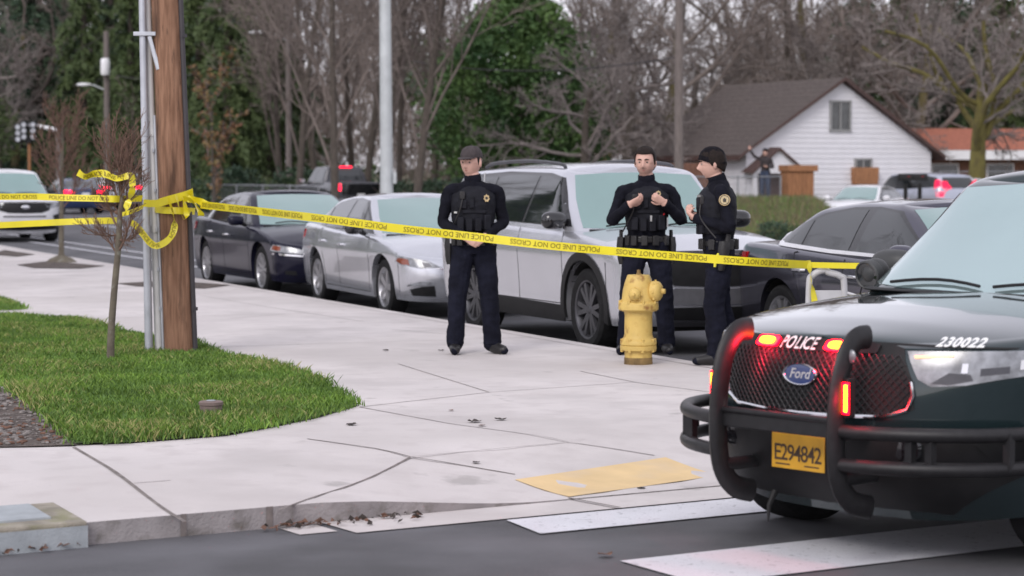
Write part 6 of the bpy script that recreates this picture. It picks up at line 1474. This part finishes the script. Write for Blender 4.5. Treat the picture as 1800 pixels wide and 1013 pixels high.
# orange roofed house
p = D(1790, 300, 104); oh = empty('orange_roof_house', (p.x, p.y, 0), .12, 'low brick house with an orange shingle roof at the right edge', 'house')
zr_, ze_ = D(1790, 226, 107).z, D(1790, 264, 103).z; q = MB(); q.box((0, 3.2, ze_ / 2 - .3), (9.6, 6, ze_ + .2)); q.build('wall', M['brick'], oh)
q = MB(); q.add([(-5.2, -.6, ze_), (5.2, -.6, ze_), (5.2, 3.2, zr_), (-5.2, 3.2, zr_), (5.2, 7, ze_), (-5.2, 7, ze_)], [(0, 1, 2, 3), (3, 2, 4, 5)]); q.build('roof', M['clay'], oh, weld=False, smooth=False)
q = MB(); q.box((0, -.62, ze_ - .22), (10.5, .05, .42)); q.build('eave_board', M['white'], oh)
for x in (-3.4, -.8, 2.2):
    q = MB(); q.box((x, .17, ze_ - 1.0), (1.3, .06, .8)); w_ = q.build('window', M['white'], oh); q = MB(); q.box((x, .13, ze_ - 1.0), (1.15, .04, .68)); q.build('pane', M['pane'], w_)
# chain link fences
M['wire'] = pbr('fence_wire', (.34, .35, .37), .5, metal=.6)
def fence(a, b, h, label, step=2.2):
    a, b = V(a), V(b); L = (b - a).length; f = empty('chain_link_fence', a, atan2(b.y - a.y, b.x - a.x), label, 'fence'); n = max(1, int(L / step))
    for i in range(n + 1): q = MB(); q.tube([(L * i / n, 0, -.1), (L * i / n, 0, h + .04)], .03, 8); q.build('post', M['wire'], f)
    q = MB(); q.tube([(0, 0, h), (L, 0, h)], .024, 8); q.build('rail', M['wire'], f); q = MB(); s_ = .14; k = -h
    while k < L:
        for sg in (0, 1):
            x0_, x1_ = k, k + h; za, zb = (0, h) if sg == 0 else (h, 0); t0, t1 = max(0, -x0_ / h), min(1, (L - x0_) / h)
            if t1 > t0: q.tube([(x0_ + h * t0, 0, za + (zb - za) * t0), (x0_ + h * t1, 0, za + (zb - za) * t1)], .003, 3, cap=False)
        k += s_
    q.build('wire_mesh', M['wire'], f, weld=False); return f
p1_, p2_ = D(1218, 345, 74), D(1372, 345, 78); fence((p1_.x, p1_.y, tz(p1_.x, p1_.y)), (p2_.x, p2_.y, tz(p1_.x, p1_.y)), D(1300, 311, 75).z - tz(p1_.x, p1_.y), 'low chain link fence between the profile officer and the white house porch')
p1_, p2_ = D(1652, 345, 92), D(1880, 345, 94); fence((p1_.x, p1_.y, 0), (p2_.x, p2_.y, 0), D(1700, 302, 93).z, 'chain link fence in front of the orange roofed house at the right')
p1_, p2_ = D(372, 345, 92), D(560, 345, 84); fence((p1_.x, p1_.y, 0), (p2_.x, p2_.y, 0), 1.15, 'grey chain link fence along the far pavement behind the navy sedan')
# twin mailboxes
for px, lab in ((1592, 'left black mailbox of the pair on posts before the white house'), (1617, 'right black mailbox of the pair on posts before the white house')):
    p = D(px, 312, 62); m_ = empty('mailbox', (p.x, p.y, tz(p.x, p.y)), .1, lab, 'mailbox', 'twin mailboxes before the white house'); zz = p.z - tz(p.x, p.y); q = MB(); q.box((0, 0, zz / 2 - .1), (.09, .09, zz - .15)); q.build('post', M['black'], m_)
    q = MB(); q.prism([(-.09, -.08), (.09, -.08), (.09, .03), (.065, .085), (0, .105), (-.065, .085), (-.09, .03)], -.2, .2, M=Matrix.Translation((0, 0, zz)) @ Matrix.Rotation(pi / 2, 4, 'Z') @ Matrix.Rotation(pi / 2, 4, 'X')); q.build('box', M['black'], m_, bevel=.008)
    q = MB(); q.box((.05, -.105, zz + .02), (.05, .012, .02)); q.build('flag', M['redlens'], m_)
# ---------------------------------------------------------------- poles, lamps, signals, wires
M['greypole'] = pbr('weathered_pole', (.17, .145, .135), .9, var=.25, vs=5, stretch=(6, 6, .6)); M['steelpole'] = pbr('painted_steel_pole', (.56, .59, .60), .5, var=.08, vs=3, metal=.2)
add_spots(M['steelpole'], 1.2, (.38, .40, .40), .45, .75, amt=.5)
def simple_pole(name, px, d, r0, r1, ztop, mat, label, cat, px_top=None):
    p = D(px, 300, d); k = ((px_top or px) - px) / 4000 * d / 9.0; o = empty(name, (p.x, p.y, 0), 0, label, cat); q = MB()
    q.tube([(k * z, 0, z) for z in lin(-.1, ztop, 12)], [r0 + (r1 - r0) * i / 11 for i in range(12)], 14); q.build('shaft', M[mat], o); return o
lp_ = simple_pole('lamp_post', 680, 68.5, .20, .15, 11, 'steelpole', 'pale grey steel lamp post behind the silver sedan', 'lamp post', 677)
q = MB(); q.lathe([(.30, 0), (.30, .06), (.21, .08)], 14); q.box((.24, -.05, 1.5), (.10, .14, .34)); q.build('control_box', M['steelpole'], lp_)
q = MB(); q.tube([(0, 0, 10.8), (-.8, 0, 11.2), (-2.2, 0, 11.3)], .05, 8); q.box((-2.5, 0, 11.28), (.7, .3, .14)); q.build('lamp_arm', M['steelpole'], lp_)
u1 = simple_pole('utility_pole', 1193, 76, .165, .13, 10.5, 'greypole', 'grey wooden utility pole between the facing officer and the white house', 'utility pole')
q = MB(); q.box((0, -.18, 9.4), (2.4, .1, .12)); q.build('cross_arm', M['greypole'], u1)
u2 = simple_pole('utility_pole', 189, 124, .19, .15, D(189, 55, 124).z, 'greypole', 'distant grey utility pole with a round transformer and a lamp arm', 'utility pole')
zt_ = D(189, 118, 124).z; q = MB(); q.lathe([(.001, -.45), (.22, -.45), (.25, -.3), (.25, .35), (.18, .45), (.001, .47)], 14, M=Matrix.Translation((0, -.42, zt_))); q.build('transformer', M['white'], u2)
def lamp_arm(o, z, ln, rise, mat='steelpole'):
    q = MB(); q.tube([(0, 0, z), (-ln * .5, -.1, z + rise * .8), (-ln * .85, -.15, z + rise)], .045, 8); q.build('arm', M[mat], o); q = MB(); q.ball((-ln * .97, -.16, z + rise - .02), (.42, .17, .10), 12, 8); q.build('lamp_head', M['white'], o)
lamp_arm(u2, D(189, 160, 124).z, 1.25, .35)
u3 = simple_pole('utility_pole', 64, 146, .2, .16, D(64, 94, 146).z, 'greypole', 'thin distant utility pole with a cross arm of insulators at the far left', 'utility pole'); zt_ = D(64, 106, 146).z
q = MB(); q.box((0, -.2, zt_), (2.4, .1, .12)); q.build('cross_arm', M['greypole'], u3)
for x in (-1.1, -.8, .8, 1.1): q = MB(); q.lathe([(.001, 0), (.09, .02), (.06, .1), (.09, .14), (.05, .3), (.001, .31)], 8, M=Matrix.Translation((x, -.2, zt_ + .06))); q.build('insulator', M['white'], u3)
u4 = simple_pole('utility_pole', 508, 108, .15, .13, 11.5, 'greypole', 'slim brown utility pole with a lamp arm among the bare trees', 'utility pole'); lamp_arm(u4, D(508, 72, 108).z, 1.5, .4)
sg_ = simple_pole('signal_mast', 104, 117, .19, .16, D(104, 226, 117).z, 'greypole', 'traffic signal mast with a short arm of signal heads at the far left', 'traffic signal'); zt_ = D(104, 226, 117).z
aL = (104 - 34) / 4000 * 117; q = MB(); q.tube([(0, 0, zt_ - .1), (-aL * .5, 0, zt_ + .12), (-aL, 0, zt_ + .2)], [.11, .09, .06], 8); q.build('mast_arm', M['white'], sg_)
for f_ in (.62, .85, 1.0):
    zh = zt_ - .12 - (0.12 if f_ > .9 else 0); q = MB(); q.box((-aL * f_, -.15, zh), (.36, .22, 1.0)); h_ = q.build('signal_head', M['black'], sg_, bevel=.03)
    for j in (-1, 0, 1): q = MB(); q.lathe([(.001, .0), (.12, .01), (.14, -.02)], 12, M=Matrix.Translation((-aL * f_, -.27, zh + j * .31)) @ Matrix.Rotation(pi / 2, 4, 'X')); q.build('signal_lens', M['galv'], h_)
rp_ = simple_pole('signal_post', 52, 121, .09, .08, D(52, 240, 121).z, 'cedarwood', 'thin red-brown post below the traffic signals at the far left', 'post')
q = MB(); q.box((0, -.1, D(52, 245, 121).z), (.3, .2, .4)); q.build('cap_box', M['black'], rp_)
def wire(a, b, sag, label):
    a, b = V(a), V(b); pts = [a.lerp(b, t) - V((0, 0, sag * 4 * t * (1 - t))) for t in lin(0, 1, 24)]; q = MB(); q.tube(pts, .022, 5, cap=False); tag(q.build('overhead_wire', M['cable'], weld=False), label, 'wire', 'overhead wires across the background')
wire(D(64, 96, 146), D(189, 57, 124), .5, 'overhead wire between the two distant utility poles at the left'); wire(D(189, 130, 124), D(508, 58, 108), 1.0, 'overhead wire from the transformer pole to the slim pole in the trees')
wire(D(-80, 165, 130), D(64, 110, 146), .4, 'overhead wire running off the left frame edge from the thin pole'); wire(D(64, 175, 146), D(189, 130, 124), .5, 'lower overhead wire between the two distant utility poles at the left')
wire(D(508, 40, 108), D(1193, 100, 76), 1.2, 'long overhead wire crossing in front of the cedar')
# ---------------------------------------------------------------- small things at the front
M['box_lid'] = pbr('inlet_lid', (.34, .37, .39), .7, var=.15, vs=6, bump=.3, bs=70); M['box_frame'] = pbr('inlet_frame', (.27, .245, .20), .9, var=.3, vs=8, bump=.4, bs=60); add_spots(M['box_frame'], 6, (.20, .21, .08), .5, .7, amt=.6)
A_, B_, C_ = Gs(95, 888), Vector((*cl(-.02, -.03), .1)), Gs(-160, 893); zf_ = gz(B_.x, B_.y) + .014
dr = empty('storm_drain_inlet', (0, 0, 0), 0, 'concrete kerb inlet with a grey lid at the lower left corner', 'drain')
u_ = V((CUD.x, CUD.y, 0)); w_ = V((B_.x - A_.x, B_.y - A_.y, 0)); q = MB(); Lx = 2.2
def inl(s, t, z): q0 = V((A_.x, A_.y, 0)) - u_ * s + w_ * t; return V((q0.x, q0.y, z if z < .03 else gz(q0.x, q0.y) + z - zf_ + .016))
q.add([inl(0, 0, zf_), inl(Lx, 0, zf_), inl(Lx, 1.05, zf_), inl(0, 1.05, zf_), inl(0, 0, -.02), inl(Lx, 0, -.02), inl(Lx, 1.05, -.02), inl(0, 1.05, -.02)], [(0, 1, 2, 3), (3, 2, 6, 7), (0, 3, 7, 4), (1, 5, 6, 2), (0, 4, 5, 1)]); q.build('frame', M['box_frame'], dr, weld=False, smooth=False, bevel=.012)
q = MB(); q.add([inl(.14, .10, zf_ + .012), inl(Lx - .1, .10, zf_ + .012), inl(Lx - .1, .82, zf_ + .012), inl(.14, .82, zf_ + .012), inl(.14, .10, zf_ - .01), inl(Lx - .1, .10, zf_ - .01), inl(Lx - .1, .82, zf_ - .01), inl(.14, .82, zf_ - .01)], [(0, 1, 2, 3), (3, 2, 6, 7), (0, 3, 7, 4), (0, 4, 5, 1)]); q.build('lid', M['box_lid'], dr, weld=False, smooth=False)
q = MB(); q.add([inl(.0, 1.056, zf_ - .02), inl(Lx, 1.056, zf_ - .02), inl(Lx, 1.056, .0), inl(.0, 1.056, .0)], [(0, 1, 2, 3)]); q.build('face_plate', M['box_lid'], dr, weld=False, smooth=False)
# meter box in the grass
p = Gs(371, 733); mbx = empty('meter_box', (p.x, p.y, p.z), .1, 'small brown cylindrical meter box standing in the lawn', 'meter box'); q = MB(); q.lathe([(.072, 0), (.072, .075), (.078, .078), (.078, .096), (.07, .102), (.001, .104)], 20); q.build('casing', pbr('meter_box_brown', (.20, .15, .135), .8, var=.2, vs=10), mbx); q = MB(); q.lathe([(.03, .104), (.028, .108), (.001, .109)], 12); q.build('plug', M['box_lid'], mbx)
M['leafb'] = pbr('dead_leaf', (.15, .08, .055), .85, var=.4, vs=20); M['leafd'] = pbr('dark_dead_leaf', (.05, .04, .035), .85, var=.4, vs=20)
def dead_leaf(p, s, m, a, lab, grp):
    q = MB(); n = 7; vs = []
    for i in range(n):
        t = i / (n - 1); wdt = s * .42 * sin(pi * min(1, t * .92 + .04)) * (1 + .3 * (i % 2)); z = .001 + s * .07 * (t - .5)**2 * 3 + random.uniform(0, s * .06)
        vs += [(s * (t - .5), -wdt, z + s * .12 * random.random()), (s * (t - .5), 0, z), (s * (t - .5), wdt, z + s * .12 * random.random())]
    q.add(vs, [(3 * i + j, 3 * i + j + 1, 3 * i + 4 + j, 3 * i + 3 + j) for i in range(n - 1) for j in (0, 1)]); o = q.build('dead_leaf', M[m], loc=p); o.rotation_euler = (0, 0, a); tag(o, lab, 'leaf', grp)
random.seed(30); GL = 'dead leaves on the corner pavement'
for px, py, s, m, lab in ((834, 743, .085, 'leafd', 'curled dead leaf on the pavement, left of the pair before the hydrant'), (880, 739, .075, 'leafd', 'dark folded dead leaf on the pavement, right of the pair'), (847, 750, .05, 'leafb', 'small reddish leaf fragment beside the curled dead leaves'), (793, 723, .04, 'leafb', 'tiny brown leaf on the pavement beyond the curled pair'), (618, 748, .07, 'leafd', 'flat dead leaf on the pavement below the tip of the lawn'), (837, 822, .045, 'leafd', 'tiny dark leaf on the pavement left of the yellow pad'), (1127, 860, .05, 'leafd', 'dark leaf lying on the edge of the yellow pad'), (678, 617, .06, 'leafd', 'small flat leaf on the pavement left of the capped officer'), (775, 617, .06, 'leafd', 'small dark leaf beside the boot of the capped officer')):
    dead_leaf(Gs(px, py, .003), s, m, random.uniform(0, 6), lab, GL)
dead_leaf(G(1064, 976, .012), .07, 'leafb', .4, 'orange-brown leaf lying on the dark road before the crosswalk', GL)
# drift of leaves in the gutter
q = MB(); random.seed(31)
for k in range(230):
    t = random.uniform(-3.2, -.05) if k < 165 else random.uniform(.85, 1.7); dd = -.03 - abs(random.gauss(0, .07)); x, y = cl(t, dd); s = random.uniform(.012, .032); a = random.uniform(0, 6.28); R3 = Matrix.Rotation(a, 3, 'Z') @ Matrix.Rotation(random.gauss(0, .5), 3, 'X')
    q.add([R3 @ V(v) + V((x, y, .012 + .02 * random.random())) for v in ((-s, 0, 0), (0, -s * .5, s * .2), (s, 0, 0), (0, s * .5, s * .25))], [(0, 1, 2, 3)], random.choice((0, 0, 1)))
tag(q.build('leaf_litter', [M['leafb'], M['leafd']], weld=False, smooth=False), 'brown leaf litter drifted in the gutter along the kerb', 'leaf litter', kind='stuff')
q = MB(); random.seed(32)
for k in range(500):
    a, b = random.random(), random.random(); p = Gs(-40 + 160 * a, 690 + 95 * b)
    if not inside((p.x, p.y), [tuple(Gs(*s_)[:2]) for s_ in SOIL]) : continue
    s = random.uniform(.006, .022); q.ball((p.x, p.y, p.z + .012), (s, s * .8, s * .6), 6, 4, random.choice((0, 0, 1)))
tag(q.build('gravel', [pbr('pebble', (.20, .18, .17), .9, var=.4, vs=40), M['leafb']], weld=False), 'pebbles and bark scattered on the bare soil', 'gravel', kind='stuff')
